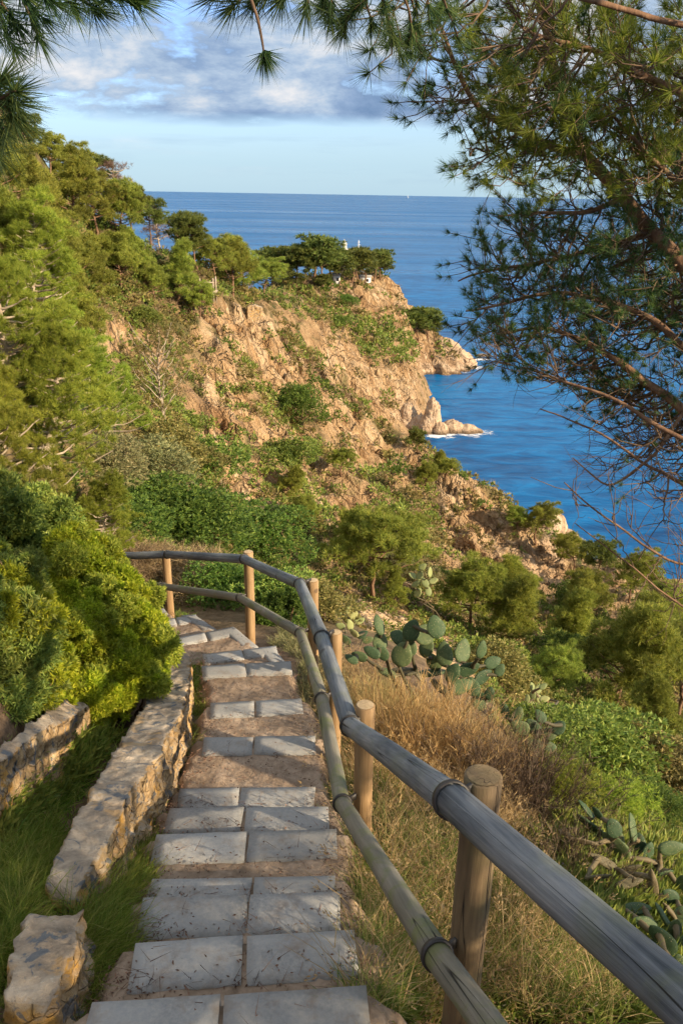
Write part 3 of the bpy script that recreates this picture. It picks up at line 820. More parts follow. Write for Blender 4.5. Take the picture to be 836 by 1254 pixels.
# post tops: photo pixel, metres ahead, diameter
posts = [((591, 951), 2.09, .122, 'post_old'), ((447, 864), 3.86, .112, 'post'), ((411, 775), 5.22, .096, 'post'), ((383, 711), 7.05, .11, 'post'),
         ((304, 676), 8.7, .118, 'post'), ((203, 676), 10.05, .112, 'post')]
plist = []
for (px, Y, dia, mt) in posts:
    top = at_y(*px, Y); gz = float(height(top[0], top[1])[0])
    base = np.array([top[0] + RNG.normal(0, .01), top[1], gz - .15])
    if mt == 'post_old': base[0] -= .03
    plist.append((top, base, dia, mt))
    o = log_object('post', M[mt], base, top, dia / 2, dia / 2 * .98, fence, 28, 12, .004, .02)
    # the sawn end
    n = 28; a = np.arange(n) * 2 * np.pi / n; V = [(0, 0, .004)]
    for rr, zz in ((.5, .0035), (.84, .001)): V += [(math.cos(x) * rr * dia / 2, math.sin(x) * rr * dia / 2, zz) for x in a]
    T = [(0, 1 + i, 1 + (i + 1) % n) for i in range(n)]; Q = [(1 + i, 1 + n + i, 1 + n + (i + 1) % n, 1 + (i + 1) % n) for i in range(n)]
    cm = MB(); cm.add(V, T, Q); c = cm.build('sawn_end', M['post_old' if mt == 'post_old' else 'post_top'], o, True); c.matrix_parent_inverse = o.matrix_basis.inverted(); c.location = Vector(top + (0, 0, .006))
# an unseen post beside the camera carries the near end
p0 = np.array([1.12, -.15, 49.15]); log_object('post', M['post_old'], (p0[0], p0[1], 47.6), p0, .06, .06, fence)
TOPR = [np.array([1.03, -.08, 49.03]), at_y(553, 980, 2.0), at_y(429, 889, 3.76), at_y(394, 781, 5.12), at_y(367, 715, 6.95), at_y(299, 684.5, 8.58), at_y(205, 679, 9.93), at_y(120, 680, 10.5)]
LOWR = [None, at_y(535, 1170, 2.0), at_y(419, 984, 3.76), at_y(394, 856, 5.12), at_y(367.5, 775, 6.95), at_y(294, 732, 8.58), at_y(197, 717.5, 9.93), at_y(120, 718, 10.5)]
LOWR[0] = LOWR[1] + (TOPR[0] - TOPR[1])
RAILS = {}
for nm, R_, mt, rad in (('top_rail', TOPR, 'rail', .054), ('bottom_rail', LOWR, 'rail_low', .049)):
    for i in range(len(R_) - 1):
        a, b = R_[i], R_[i + 1]; t = _norm(b - a)
        r0 = rad * (1.0 if i < 1 else .98)
        RAILS[nm, i] = log_object(nm, M[mt], a - t * .0, b - t * .006, r0, r0 * .96, fence, 26, 20, .006, .012)
# iron bands round each joint, with a strap to the post
def band(c, axis, rad, post_xy, par):
    axis = _norm(axis)
    mb = MB(); w_ = .011
    p = np.array([c - axis * w_, c - axis * w_ * .9, c + axis * w_ * .9, c + axis * w_])
    V, Q = tube(p, [rad * 1.0, rad + .007, rad + .007, rad * 1.0], 26, False); mb.add(V, Q)
    d = np.array([post_xy[0] - c[0], post_xy[1] - c[1], 0.0]); L = np.linalg.norm(d); d = _norm(d)
    a = c + d * (rad + .001); b = c + d * max(L - .02, rad + .02)
    up = np.array([0, 0, 1.0]); s = np.cross(d, up)
    bx = []
    for pt in (a, b):
        for (u_, v_) in ((-1, -1), (1, -1), (1, 1), (-1, 1)): bx.append(pt + s * u_ * .006 + up * v_ * .02)
    mb.add(np.array(bx), [(0, 1, 2, 3), (7, 6, 5, 4), (0, 4, 5, 1), (1, 5, 6, 2), (2, 6, 7, 3), (3, 7, 4, 0)])
    o = mb.build('iron_band', M['iron'], par, False); o.matrix_parent_inverse = par.matrix_basis.inverted()
for i in range(1, 7):
    for R_, rad, nm in ((TOPR, .054, 'top_rail'), (LOWR, .049, 'bottom_rail')):
        ax = _norm(R_[i + 1] - R_[i]) + _norm(R_[i] - R_[i - 1])
        band(R_[i], ax, rad * 1.01, plist[i - 1][0], RAILS[nm, i])


# ------------------------------------------------------------------ dry-stone walls
def stone_wall(name, pts, depth, label, cat='wall', dens=60, rough=1.0, ends=True):
    """pts: list of (left top, right top) world points along the wall; side faces go down by depth"""
    L = np.array([p[0] for p in pts]); R = np.array([p[1] for p in pts])
    if name == 'stone_wall': L = L + (R - L) * .14
    s = np.concatenate([[0], np.cumsum(np.linalg.norm(np.diff((L + R) / 2, axis=0), axis=1))])
    n = int(s[-1] * dens) + 2; q = np.linspace(0, s[-1], n)
    Li = np.stack([np.interp(q, s, L[:, i]) for i in range(3)], 1); Ri = np.stack([np.interp(q, s, R[:, i]) for i in range(3)], 1)
    en = np.clip(1 - np.minimum(q, s[-1] - q) / min(.14, s[-1] * .10), 0, 1)[:, None] ** 2; mid_ = (Li + Ri) / 2
    wig = fbm(np.stack([q * 7, q * 0, q * 0], 1) + 5, 2)[:, None] * .06
    Li = Li + (mid_ - Li) * (en * .45 + wig); Ri = Ri + (mid_ - Ri) * (en * .35 - wig); Li[:, 2:] -= en * .07; Ri[:, 2:] -= en * .07
    wdt = np.linalg.norm(Ri - Li, axis=1).mean(); nt_ = max(6, int(wdt * dens)); nd = max(6, int(depth * dens * .8))
    prof = []
    for j in range(nd): prof.append(('l', (nd - j) / nd))
    for j in range(nt_ + 1): prof.append(('t', j / nt_))
    for j in range(1, nd + 1): prof.append(('r', j / nd))
    m = len(prof); V = np.zeros((n, m, 3)); Nn = np.zeros((n, m, 3))
    ax = _norm(Ri - Li)
    for j, (c, t) in enumerate(prof):
        if c == 't':
            V[:, j] = Li * (1 - t) + Ri * t; Nn[:, j] = (0, 0, 1)
            if t < .001 or t > .999: Nn[:, j] = _norm(np.array([0, 0, 1.0]) + ax * (1 if t > .5 else -1))
        elif c == 'l': V[:, j] = Li - (0, 0, depth * t) - ax * .05 * t; Nn[:, j] = -ax
        else: V[:, j] = Ri - (0, 0, depth * t) + ax * .05 * t; Nn[:, j] = ax
    if ends:  # pull the two ends in to closed, rounded ends
        tl = _norm(Li[1] - Li[0]); tr = _norm(Li[-1] - Li[-2])
    P = V.reshape(-1, 3); Nf = Nn.reshape(-1, 3)
    Pw = P + np.stack([fbm(P * 5 + 3, 2), fbm(P * 5 + 9, 2), fbm(P * 5 + 21, 2)], 1) * .06
    b, s2, v = worley(Pw * (1, 1, 1.7), 6.0)
    disp = (v - .5) * .022 * rough - np.clip(.10 - (s2 - b), 0, 1) * .12 * rough + fbm(P * (9, 9, 14), 4) * .042 * rough + fbm(P * 3, 3) * .04
    top = Nf[:, 2] > .9
    disp = np.where(top, (v - .5) * .010 * rough + fbm(P * 14, 4) * .020 + np.maximum(fbm(P * 6 + 8, 3), 0) * .02 + fbm(P * 2.6, 3) * .03, disp)
    P = P + Nf * disp[:, None]
    idx = np.arange(n * m).reshape(n, m)
    Q = np.stack([idx[:-1, :-1], idx[:-1, 1:], idx[1:, 1:], idx[1:, :-1]], -1).reshape(-1, 4)
    c0 = P[idx[0]].mean(0); c1 = P[idx[-1]].mean(0)
    V2 = np.concatenate([P, [c0, c1]]); a0 = len(P)
    T = [(a0, idx[0, (j + 1) % m], idx[0, j]) for j in range(m)] + [(a0 + 1, idx[-1, j], idx[-1, (j + 1) % m]) for j in range(m)]
    mb = MB(); mb.add(V2, Q, T)
    o = mb.build(name, M['stone'], None, False)
    if label: tag(o, label, cat)
    return o


def zt(px, z): return at_z(px[0], px[1], 50 - z)
stone_wall('stone_wall', [(zt((44, 1088), 2.86), zt((97, 1090), 2.86)), (zt((60, 1050), 2.92), zt((118, 1058), 2.92)), (zt((80, 1010), 3.0), zt((138, 1020), 3.02)),
                          (zt((94, 988), 3.1), zt((152, 988), 3.12)), (zt((110, 955), 3.25), zt((172, 955), 3.28)), (zt((132, 920), 3.45), zt((200, 920), 3.48)),
                          (zt((150, 892), 3.62), zt((212, 888), 3.64)), (zt((168, 868), 3.82), zt((226, 864), 3.84)), (zt((184, 845), 4.0), zt((231, 838), 4.05)), (zt((188, 826), 4.2), zt((232, 818), 4.25)),
                          (zt((188, 806), 4.4), zt((230, 800), 4.42)), (zt((186, 790), 4.6), zt((222, 788), 4.6))], .75,
           'low lichened dry-stone wall running beside the stairs on the left')
stone_wall('stone_block', [(zt((4, 1230), 2.60), zt((62, 1232), 2.62)), (zt((14, 1180), 2.64), zt((88, 1180), 2.66)), (zt((34, 1112), 2.72), zt((100, 1108), 2.74))], .26,
           'rough pale stone block with two blue lichen patches at the near end of the wall', 'stone', 70, .8)
stone_wall('retaining_wall', [(zt((-60, 960), 2.75), zt((-45, 972), 2.75)), (zt((-8, 922), 2.95), zt((4, 932), 2.95)), (zt((30, 893), 3.15), zt((42, 905), 3.15)), (zt((62, 868), 3.4), zt((78, 884), 3.4)), (zt((100, 850), 3.7), zt((112, 862), 3.7))], .55,
           'short ochre retaining wall behind the planted gutter at far left')
# ------------------------------------------------------------------ foliage building blocks
def blades(C, D, m, L, W, spread=.6, rng=RNG, shape='tri', out=0.1, droop=0.0):
    """m needle or leaf faces at each of the points C, pointing round direction D"""
    C = np.repeat(C, m, 0); D = np.repeat(D, m, 0); n = len(C)
    L = np.repeat(np.broadcast_to(L, (n // m,)), m) if np.ndim(L) else np.full(n, L)
    W = np.repeat(np.broadcast_to(W, (n // m,)), m) if np.ndim(W) else np.full(n, W)
    d = _norm(D + rng.normal(size=(n, 3)) * spread)
    d[:, 2] -= droop; d = _norm(d)
    l = L * rng.uniform(.6, 1.1, n)
    b = C + d * (L * out * rng.uniform(0, 1, n))[:, None]
    t = b + d * l[:, None]
    s = _norm(np.cross(d, rng.normal(size=(n, 3)))) * (W / 2)[:, None]
    i = np.arange(n)
    if shape == 'tri':
        V = np.stack([b - s, b + s, t], 1).reshape(-1, 3); F = np.stack([i * 3, i * 3 + 1, i * 3 + 2], 1)
    else:
        mid = b + (t - b) * .45
        V = np.stack([b, mid + s, t, mid - s], 1).reshape(-1, 3); F = np.stack([i * 4, i * 4 + 1, i * 4 + 2, i * 4 + 3], 1)
    return V, F


def sph(n, rng=RNG, up=-.35):
    v = _norm(rng.normal(size=(n * 3 + 40, 3))); v = v[v[:, 2] > up]
    while len(v) < n: v = np.concatenate([v, v])
    return v[:n]


def lobes(cen, rad, n_each, m, L, W, flat=.6, spread=.7, upb=.35, shape='tri', rng=RNG, fill=.75, up=-.35):
    """rounded clumps of foliage"""
    Cs, Ds = [], []
    for c, r in zip(cen, rad):
        k = max(4, int(n_each * (r / np.mean(rad)) ** 2))
        v = sph(k, rng, up); f = rng.uniform(fill, 1.05, k)[:, None]
        p = c + v * f * r * (1, 1, flat)
        Cs.append(p); Ds.append(_norm(v * (1, 1, 1) + (0, 0, upb)))
    return blades(np.concatenate(Cs), np.concatenate(Ds), m, L, W, spread, rng, shape)


def crooked(p, q, n, wob, rng):
    t = np.linspace(0, 1, n)[:, None]; L = np.linalg.norm(q - p)
    o = np.cumsum(rng.normal(size=(n, 3)), 0) * wob * L / n ** .5; o -= o[0] * (1 - t) + o[-1] * t
    return p + (q - p) * t + o


def pine_proto(name, seed, H=8, crown_w=6, trunk_to=.55, n_br=26, n_each=12, m=13, L=.42, W=.07, flat=.55, bark='bark', leaf='pine_mid', lean=.1, lobe=.95, cone=0.0, bare=.0, rise=(.10, .55)):
    """a pine: crooked trunk, limbs that rise to rounded tufted clumps"""
    rng = np.random.default_rng(seed); e = empty(name)
    tmb = MB(); lx, ly = rng.normal(0, lean, 2) * H
    top = np.array([lx, ly, H * .86]); tr = crooked(np.array([0, 0, -.6]), top, 12, .05, rng)
    V, Q, T = tube(tr, np.linspace(H * .024, H * .006, 12), 8); tmb.add(V, Q, T)
    cen, rad = [], []
    for i in range(n_br):
        f = trunk_to + (1 - trunk_to) * (i / n_br) ** .9
        s = tr[0] + (tr[-1] - tr[0]) * f; k = f * 11; k0 = int(min(10, k)); s = tr[k0] + (tr[k0 + 1] - tr[k0]) * (k - k0)
        a = i * 2.4 + rng.uniform(-.4, .4)
        reach = crown_w / 2 * (1 - .75 * ((f - trunk_to) / (1 - trunk_to)) ** 1.6 * (1 if cone else .55)) * rng.uniform(.55, 1.05)
        if cone: reach *= (1 - cone * (f - trunk_to) / (1 - trunk_to))
        q = s + np.array([math.cos(a) * reach, math.sin(a) * reach, reach * rng.uniform(*rise)])
        br = crooked(s, q, 7, .07, rng); br[:, 2] -= np.sin(np.linspace(0, np.pi, 7)) * reach * .08
        V, Q = tube(br, np.linspace(H * .009, H * .003, 7), 5, False); tmb.add(V, Q)
        if rng.uniform() < bare: continue
        for j in range(3 if reach > .6 else 1):
            c = br[[6, 4, 5][j]] + rng.normal(0, .12 * reach, 3) + (0, 0, .15 * lobe)
            cen.append(c); rad.append(lobe * rng.uniform(.6, 1.15) * (.75 if j else 1))
    for _ in range(3): cen.append(top + rng.normal(0, .05 * crown_w, 3) + (0, 0, H * .06)); rad.append(lobe * rng.uniform(.8, 1.1))
    t_ = tmb.build('trunk', M[bark], e, True)
    V, F = lobes(np.array(cen), np.array(rad), n_each, m, L, W, flat, .85, .4, 'tri', rng, .45)
    mb = MB(); mb.add(V, F); mb.build('crown', M[leaf], e)
    e['_h'] = float(H)
    return e


def dup(root, loc, rz, s, label, group=None, cat=None):
    r = root.copy(); COL.objects.link(r); r.location = loc; r.rotation_euler = (0, 0, rz); r.scale = (s[0], s[0], s[1]) if isinstance(s, tuple) else (s, s, s)
    for ch in list(root.children):
        c = ch.copy(); COL.objects.link(c); c.parent = r
    tag(r, label, cat, group); return r


class Kind:
    """a prototype whose first placement uses the original itself"""
    def __init__(self, root, h): self.root = root; self.h = h; self.used = False
    def put(self, loc, rz, s, label, group=None, cat=None):
        if not self.used:
            self.used = True; r = self.root; r['label'] = label; r['category'] = cat
            if group: r['group'] = group
            self.first = (loc, rz, s); self.pending = True; return r
        return dup(self.root, loc, rz, s, label, group, cat)
    def finish(self):
        if not self.used:
            for c in list(self.root.children): bpy.data.objects.remove(c)
            bpy.data.objects.remove(self.root); return
        loc, rz, s = self.first; r = self.root
        r.location = loc; r.rotation_euler = (0, 0, rz); r.scale = (s[0], s[0], s[1]) if isinstance(s, tuple) else (s, s, s)


K = {}
for i in range(3):
    K['far%d' % i] = Kind(pine_proto('pine_tree', 40 + i, 11, 8 + i, .5, 22, 9, 9, 1.0, .22, .5, leaf='pine_far', lobe=1.45), 11)
for i in range(4):
    K['mid%d' % i] = Kind(pine_proto('pine_tree', 60 + i, 8, [6.5, 7.5, 5.5, 6][i], [.35, .45, .25, .3][i], 38, 13, 26, .50, .040, .55, leaf='pine_mid', lobe=.85, cone=[0, 0, .5, .3][i]), 8)
for i in range(2):
    K['umb%d' % i] = Kind(pine_proto('pine_tree', 80 + i, 8, 6.5, .62, 28, 13, 25, .48, .045, .5, leaf='pine_far', lobe=.9, lean=.14), 8)
K['dry0'] = Kind(pine_proto('dry_pine', 90, 7, 5.5, .3, 34, 12, 11, .50, .022, .7, bark='bark_pale', leaf='dry_crown', lobe=.8, bare=.35), 7)
K['pale'] = Kind(pine_proto('bare_tree', 93, 7, 6.5, .18, 26, 8, 9, .40, .04, .8, bark='bark_pale', leaf='scrub_o', lobe=.75, bare=.3, lean=.05, rise=(.7, 1.3)), 7)
for i in range(2):
    K['near%d' % i] = Kind(pine_proto('pine_tree', 100 + i, 7, 6.4, .12, 84, 9, 44, .30, .015, .5, leaf='pine_near', bark='bark_pale', lobe=.42, cone=.25), 7)


def shrub_proto(name, seed, leaf, n_lobe=11, n_each=130, m=7, L=.085, W=.026, flat=.85, shape='quad', twig='bark_twig', stems=7, spread=.8):
    rng = np.random.default_rng(seed); e = empty(name); cen, rad = [], []
    for i in range(n_lobe):
        a = rng.uniform(0, 6.28); r = rng.uniform(.1, .62); cen.append((math.cos(a) * r, math.sin(a) * r, rng.uniform(.25, .85) * (1.1 - r * .6))); rad.append(rng.uniform(.28, .46))
    tm = MB()
    for c in cen[:stems]:
        p = crooked(np.array([0, 0, -.15]), np.array(c), 6, .08, rng); V, Q = tube(p, np.linspace(.03, .008, 6), 5, False); tm.add(V, Q)
    tm.build('stem', M[twig], e, True)
    V, F = lobes(np.array(cen), np.array(rad), n_each, m, L, W, flat, spread, .4, shape, rng, .7, -.6)
    mb = MB(); mb.add(V, F); mb.build('foliage', M[leaf], e)
    return e


K['shr_g'] = Kind(shrub_proto('shrub', 201, 'scrub_g'), 1.1); K['shr_o'] = Kind(shrub_proto('shrub', 202, 'scrub_o'), 1.1)
K['shr_b'] = Kind(shrub_proto('shrub', 203, 'bush_dark', 13, 150, 7, .075, .022), 1.1); K['shr_p'] = Kind(shrub_proto('shrub', 204, 'scrub_p', 10, 110, 7, .09, .018), 1.1)
K['shr_d'] = Kind(shrub_proto('dry_shrub', 205, 'scrub_d', 10, 70, 9, .26, .008, .8, 'tri', 'bark_pale', 9), 1.1)
K['shr_y'] = Kind(shrub_proto('shrub', 206, 'pine_near', 12, 110, 9, .12, .014, .8, 'tri'), 1.1)


def plant(px, py, kind, hpx, label, group, cat, wide=1.0, rz=None, dy=0):
    """stand a plant where the view ray of its foot meets the ground, hpx photo pixels tall"""
    p = ground_at(px, py)
    k_ = 0
    while p is None and k_ < 60: k_ += 1; p = ground_at(px, py + k_)
    if p is None: print('NO GROUND', px, py, label); return
    hpx += k_
    d = proj(p)[0, 2]; h = hpx * d / FPX / .93
    s = h / K[kind].h
    return K[kind].put((p[0], p[1], p[2] - .02 * h), rz if rz is not None else (px * 1.7 + py) % 6.28, (s * wide, s), label, group, cat)


# ---- pines on the lighthouse headland
G1 = 'pines on the lighthouse headland'
hl = [(338, 342, 34, 'leftmost pine of the headland row, standing low on the slope'), (352, 345, 40, 'pine at left of the headland row with a clear pale trunk'),
      (362, 346, 42, 'pine with bare trunk beside the tallest headland pine, left of it'), (384, 347, 54, 'tallest round-topped pine of the lighthouse headland'),
      (374, 349, 40, 'pine in front of the tallest headland pine'), (396, 348, 42, 'pine just right of the tallest headland pine'),
      (407, 349, 44, 'pine between the tallest headland pine and the white lighthouse'), (417, 352, 40, 'pine right in front of the white lighthouse tower'),
      (430, 350, 42, 'pine just right of the white lighthouse'), (440, 350, 38, 'pine below the thin white mast'), (448, 349, 38, 'pine right of the mast on the headland'),
      (458, 346, 36, 'pine near the right end of the headland row'), (466, 345, 30, 'low rightmost pine of the headland above the cliff'),
      (345, 352, 24, 'small pine below the left end of the headland row'), (365, 358, 22, 'small dark pine under the headland row'), (392, 360, 20, 'small pine on the slope below the headland wood'),
      (512, 418, 34, 'left pine of the clump above the rocky point'), (524, 420, 36, 'broad pine of the clump above the rocky point'), (533, 418, 24, 'right-hand small pine above the rocky point'), (505, 408, 20, 'small pine at the upper edge of the clump above the rocky point')]
for i, (x, y, h, lb) in enumerate(hl): plant(x, y, 'far%d' % (i % 3), h, lb, G1, 'pine tree', 1.35)

# ---- pines along the ridge line
G2 = 'pines along the ridge'
rd = [(224, 330, 62, 'umb0', 'slender umbrella pine with open trunk standing against the sea', 1.0), (244, 335, 52, 'umb1', 'round-topped pine just right of the slender umbrella pine', 1.0), (262, 350, 52, 'mid1', 'ridge pine left of the wooden lookout', 1.0),
      (285, 362, 66, 'mid0', 'tall pine on the ridge right of the lookout', 1.0), (308, 364, 70, 'mid3', 'broad bushy pine at the right end of the ridge', 1.1), (325, 366, 44, 'mid1', 'low pine behind the rock pillars on the ridge', 1.1),
      (199, 305, 44, 'dry0', 'pinkish bare pine on the skyline by the slender umbrella pine', 1.0), (183, 290, 40, 'umb1', 'small pine leaning on the skyline above the sea', 1.0),
      (137, 246, 42, 'dry0', 'pinkish-grey dead pine on the skyline at the end of the sea horizon', 1.0), (112, 232, 34, 'umb0', 'dark pine crown on the skyline left of the dead pine', 1.1),
      (85, 222, 36, 'mid1', 'round pine high on the left skyline', 1.0), (62, 212, 44, 'mid0', 'highest pine on the left skyline', 1.0), (30, 205, 56, 'umb1', 'pine at the skyline behind the dark hanging spray', 1.0)]
for x, y, h, k, lb, wd in rd: plant(x, y, k, h, lb, G2, 'pine tree', wd)

# ---- pines covering the left hillside
G3 = 'pines on the left hillside'
lh = [(150, 300, 70, 'mid0', 'olive pine below the dead pink pine'), (118, 300, 80, 'mid1', 'dense pine on the upper left slope beneath the skyline'), (80, 290, 90, 'mid3', 'yellowish pine halfway up the left slope'),
      (40, 290, 100, 'mid0', 'tall pine at upper left below the hanging spray'), (5, 280, 100, 'mid1', 'pine cut by the left edge below the hanging spray'), (175, 345, 62, 'mid3', 'pine with grey branches above the bare earth scar'),
      (150, 360, 66, 'mid0', 'young pine left above the bare earth scar'), (118, 375, 80, 'mid2', 'conical pine left of the bare earth scar'), (215, 372, 70, 'mid2', 'small upright pine below the ridge pines'),
      (190, 380, 52, 'mid1', 'pine in the hollow right above the bare earth scar'), (245, 390, 42, 'mid0', 'low pine below the wooden lookout'), (80, 380, 110, 'mid0', 'large pine in the middle of the left wood'),
      (40, 400, 150, 'near0', 'near yellow-green pine with pale branches at the left edge'), (100, 440, 110, 'mid3', 'pine low left of the bare earth scar'), (85, 470, 120, 'near1', 'soft yellow-green pine with twisting pale limbs'),
      (10, 480, 170, 'near1', 'large near pine cut by the left edge'), (130, 540, 130, 'near0', 'near pine with fan of bare inner branches above the bush'), (60, 580, 190, 'near0', 'wide near pine directly behind the big bush'),
      (235, 470, 56, 'shr', ''), (10, 640, 190, 'near1', 'shaded near pine at the left edge above the big bush'), (118, 700, 120, 'near1', 'bright young pine rising just behind the big bush'),
      (160, 250 + 30, 44, 'umb0', 'small pine on the skyline between the dead pine and the sea'), (20, 350, 110, 'mid3', 'pine at the left edge in the middle of the wood')]
for x, y, h, k, lb in lh:
    if k != 'shr': plant(x, y, k, h, lb, G3, 'pine tree', .95)

# ---- pines on the slope right of the stairs
G4 = 'pines on the slope below the stairs'
rs = [(458, 735, 116, 'mid1', 'bright green pine with a forked bare trunk above the prickly pears'), (492, 700, 70, 'mid0', 'pine right behind the forked-trunk pine'), (425, 690, 66, 'mid3', 'pine just left of the forked-trunk pine'),
      (575, 770, 92, 'mid0', 'broad pine above the large prickly pear'), (615, 790, 96, 'mid2', 'tall pine right of the large prickly pear'), (640, 760, 80, 'mid3', 'pine at the foot of the orange crest'),
      (655, 665, 48, 'mid1', 'flat-topped pine on the crest against the sea'), (632, 652, 32, 'mid0', 'small pine at the crest above the sea'), (700, 705, 50, 'mid1', 'pine on the lower crest near the white surf'),
      (735, 720, 60, 'umb0', 'spreading pine at the cliff edge above the sea'), (770, 740, 62, 'mid1', 'spreading pine right of the cliff-edge pine'), (810, 775, 60, 'mid0', 'pine low at the right edge by the water'),
      (690, 800, 92, 'mid2', 'dark pine in the middle of the lower right slope'), (745, 860, 150, 'mid3', 'tall pine with pale trunk in the lower right wood'), (718, 770, 70, 'mid0', 'pine above the tall pale-trunked pine'),
      (790, 840, 110, 'mid0', 'pine right of the tall pale-trunked pine'), (826, 880, 120, 'mid1', 'pine cut by the right edge of the photo'), (800, 920, 90, 'mid3', 'low pine at lower right above the cactus'),
      (535, 585, 30, 'mid3', 'small pine below the white sea stack'), (545, 600, 30, 'mid1', 'pine on the edge of the cliff by the sea'), (520, 600, 34, 'mid0', 'pine left of the cliff-edge one under the sea stack'), (512, 555, 30, 'far0', 'dark pine beside the foot of the sea stack'),
      (352, 612, 44, 'mid3', 'pine in the green gully below the orange spur'), (375, 650, 44, 'mid0', 'lower pine in the green gully below the orange spur'), (418, 590, 34, 'mid1', 'pine on the rib right of the green gully'), (362, 510, 36, 'mid1', 'bright pine in the notch of the orange spur'),
      (670, 860, 70, 'mid1', 'pine below the dark pine on the right slope'), (480, 745, 50, 'mid2', 'young pine right of the forked trunk')]
for x, y, h, k, lb in rs: plant(x, y, k, h, lb, G4, 'pine tree', 1.0)
plant(203, 520, 'pale', 100, 'pale bare-branched tree on the slope below the earth scar', None, 'bare tree', .9)

# ---- shrubs one can tell apart
G5 = 'shrubs on the slopes'
sh = [(180, 400, 26, 'shr_g', 'bright green shrub beside the bare earth scar', 1.3), (355, 575, 40, 'shr_g', 'green shrub in the gully between orange ribs', 1.2), (360, 520, 44, 'shr_b', 'rich green shrub in the notch of the orange spur', 1.0),
      (250, 590, 60, 'shr_g', 'rounded green shrub left of the orange gully', 1.2), (225, 580, 60, 'shr_o', 'olive shrub below the pale bare tree', 1.3),
      (120, 590, 60, 'shr_p', 'grey-green thorny shrub behind the bush', 1.3), (170, 600, 62, 'shr_p', 'pale grey-green thorny shrub below the bare tree', 1.3), (200, 650, 70, 'shr_b', 'dark green shrub above the fence bend', 1.3),
      (250, 665, 66, 'shr_b', 'wide dark green shrub above the fence', 1.5), (310, 680, 60, 'shr_b', 'dark green shrub right of the fence corner post', 1.4), (150, 660, 56, 'shr_b', 'dark green shrub left above the fence end', 1.3),
      (160, 720, 60, 'shr_d', 'dry tangled shrub behind the fence end', 1.4), (235, 725, 60, 'shr_d', 'bare twiggy shrub seen through the rails', 1.4), (275, 735, 46, 'shr_b', 'green shrub seen through the rails by the corner post', 1.4), (340, 745, 54, 'shr_g', 'green shrub outside the rail at the bend', 1.2),
      (700, 750, 40, 'shr_b', 'dark round shrub in the middle of the right slope', 1.1), (690, 830, 60, 'shr_b', 'dark glossy shrub left of the tall pale-trunked pine', 1.0), (620, 850, 60, 'shr_o', 'olive shrub behind the small pale prickly pear', 1.2),
      (600, 830, 56, 'shr_g', 'green shrub right of the large prickly pear', 1.0), (720, 950, 90, 'shr_g', 'light green shrub above the right-hand cactus', 1.3), (790, 980, 70, 'shr_o', 'brownish olive shrub at the right edge', 1.5),
      (800, 1010, 44, 'shr_b', 'dark leafy shrub behind the right-hand cactus', 1.4), (760, 1005, 50, 'shr_y', 'golden yellow shrub behind the right-hand cactus', 1.2), (690, 985, 50, 'shr_y', 'yellow-green shrub left behind the right-hand cactus', 1.2),
      (660, 920, 60, 'shr_g', 'green shrub behind the second prickly pear', 1.2), 
      (500, 720, 50, 'shr_p', 'pale shrub right of the forked-trunk pine', 1.0), (400, 760, 50, 'shr_o', 'olive shrub beyond the third post', 1.2), (415, 400, 12, 'shr_b', 'dark shrub high on the headland face', 1.3), (425, 375, 14, 'shr_b', 'dark green shrub in the hollow below the headland wood', 1.3)]
for x, y, h, k, lb, wd in sh: plant(x, y, k, h, lb, G5, 'shrub', wd)
for k in K.values(): k.finish()

# ------------------------------------------------------------------ scrub that covers the slopes
NR = 30000
rng = np.random.default_rng(77)
pxs = rng.uniform(-40, 876, NR); pys = rng.uniform(215, 1010, NR)
dirs = _f[None] + _r[None] * ((pxs - CX) / FPX)[:, None] + _u[None] * ((CY - pys) / FPX)[:, None]
hitY = np.full(NR, np.nan); alive = np.ones(NR, bool)
for Y in np.exp(np.linspace(math.log(2.0), math.log(300), 420)):
    ix = np.nonzero(alive)[0]
    if not len(ix): break
    t = Y / dirs[ix, 1]; P = CAM + dirs[ix] * t[:, None]
    b = P[:, 2] < height(P[:, 0], P[:, 1]); hitY[ix[b]] = Y; alive[ix[b]] = False
ok = (~alive) & (hitY > 11.5)
P = CAM + dirs[ok] * (hitY[ok] / dirs[ok, 1])[:, None]
# some also where this camera cannot see
ex = np.stack([rng.uniform(-70, 60, 2600), rng.uniform(8, 285, 2600), np.zeros(2600)], 1)
P = np.concatenate([P, ex]); P[:, 2] = height(P[:, 0], P[:, 1])
P = P[(P[:, 2] > 3.5)]
rm = rock_mask(P); q = proj(P)
patch = fbm(P * (.09, .09, .05), 3)
em = grid_val(_em, P[:, 0], P[:, 1]); gb = grid_val(big, P[:, 0], P[:, 1])
keep = (rng.uniform(size=len(P)) > rm * .94) & ((em < .5) | (rm > .5) | (patch * .8 - gb * .9 + rng.normal(0, .12, len(P)) > -.02)) & ((patch > -.42) | (rng.uniform(size=len(P)) > .6))
keep &= ~((np.abs(P[:, 0] + 2.2) < 2.6) & (P[:, 1] < 11.8))
GREEN = [[(328, 352), (400, 346), (450, 385), (500, 418), (505, 446), (455, 432), (420, 402), (385, 400), (330, 368)], [(340, 405), (368, 412), (405, 455), (448, 500), (440, 514), (390, 478), (350, 440)],
         [(280, 432), (300, 438), (335, 488), (404, 556), (388, 578), (330, 525), (288, 480)], [(312, 545), (346, 545), (404, 600), (404, 668), (350, 655), (312, 592)], [(100, 400), (105, 370), (240, 372), (235, 400)],
         [(480, 560), (530, 572), (528, 600), (535, 680), (500, 690), (450, 610)], [(425, 725), (520, 700), (620, 735), (700, 745), (836, 800), (836, 1000), (700, 940), (600, 860), (450, 790)]]
jj = fbm(P * .15, 3) * 9; gm = np.zeros(len(P), bool)
for poly in GREEN: gm |= inpoly(q[:, 0] + jj, q[:, 1] + jj, poly)
keep |= gm & (rng.uniform(size=len(P)) > .12) & (P[:, 1] > 30)
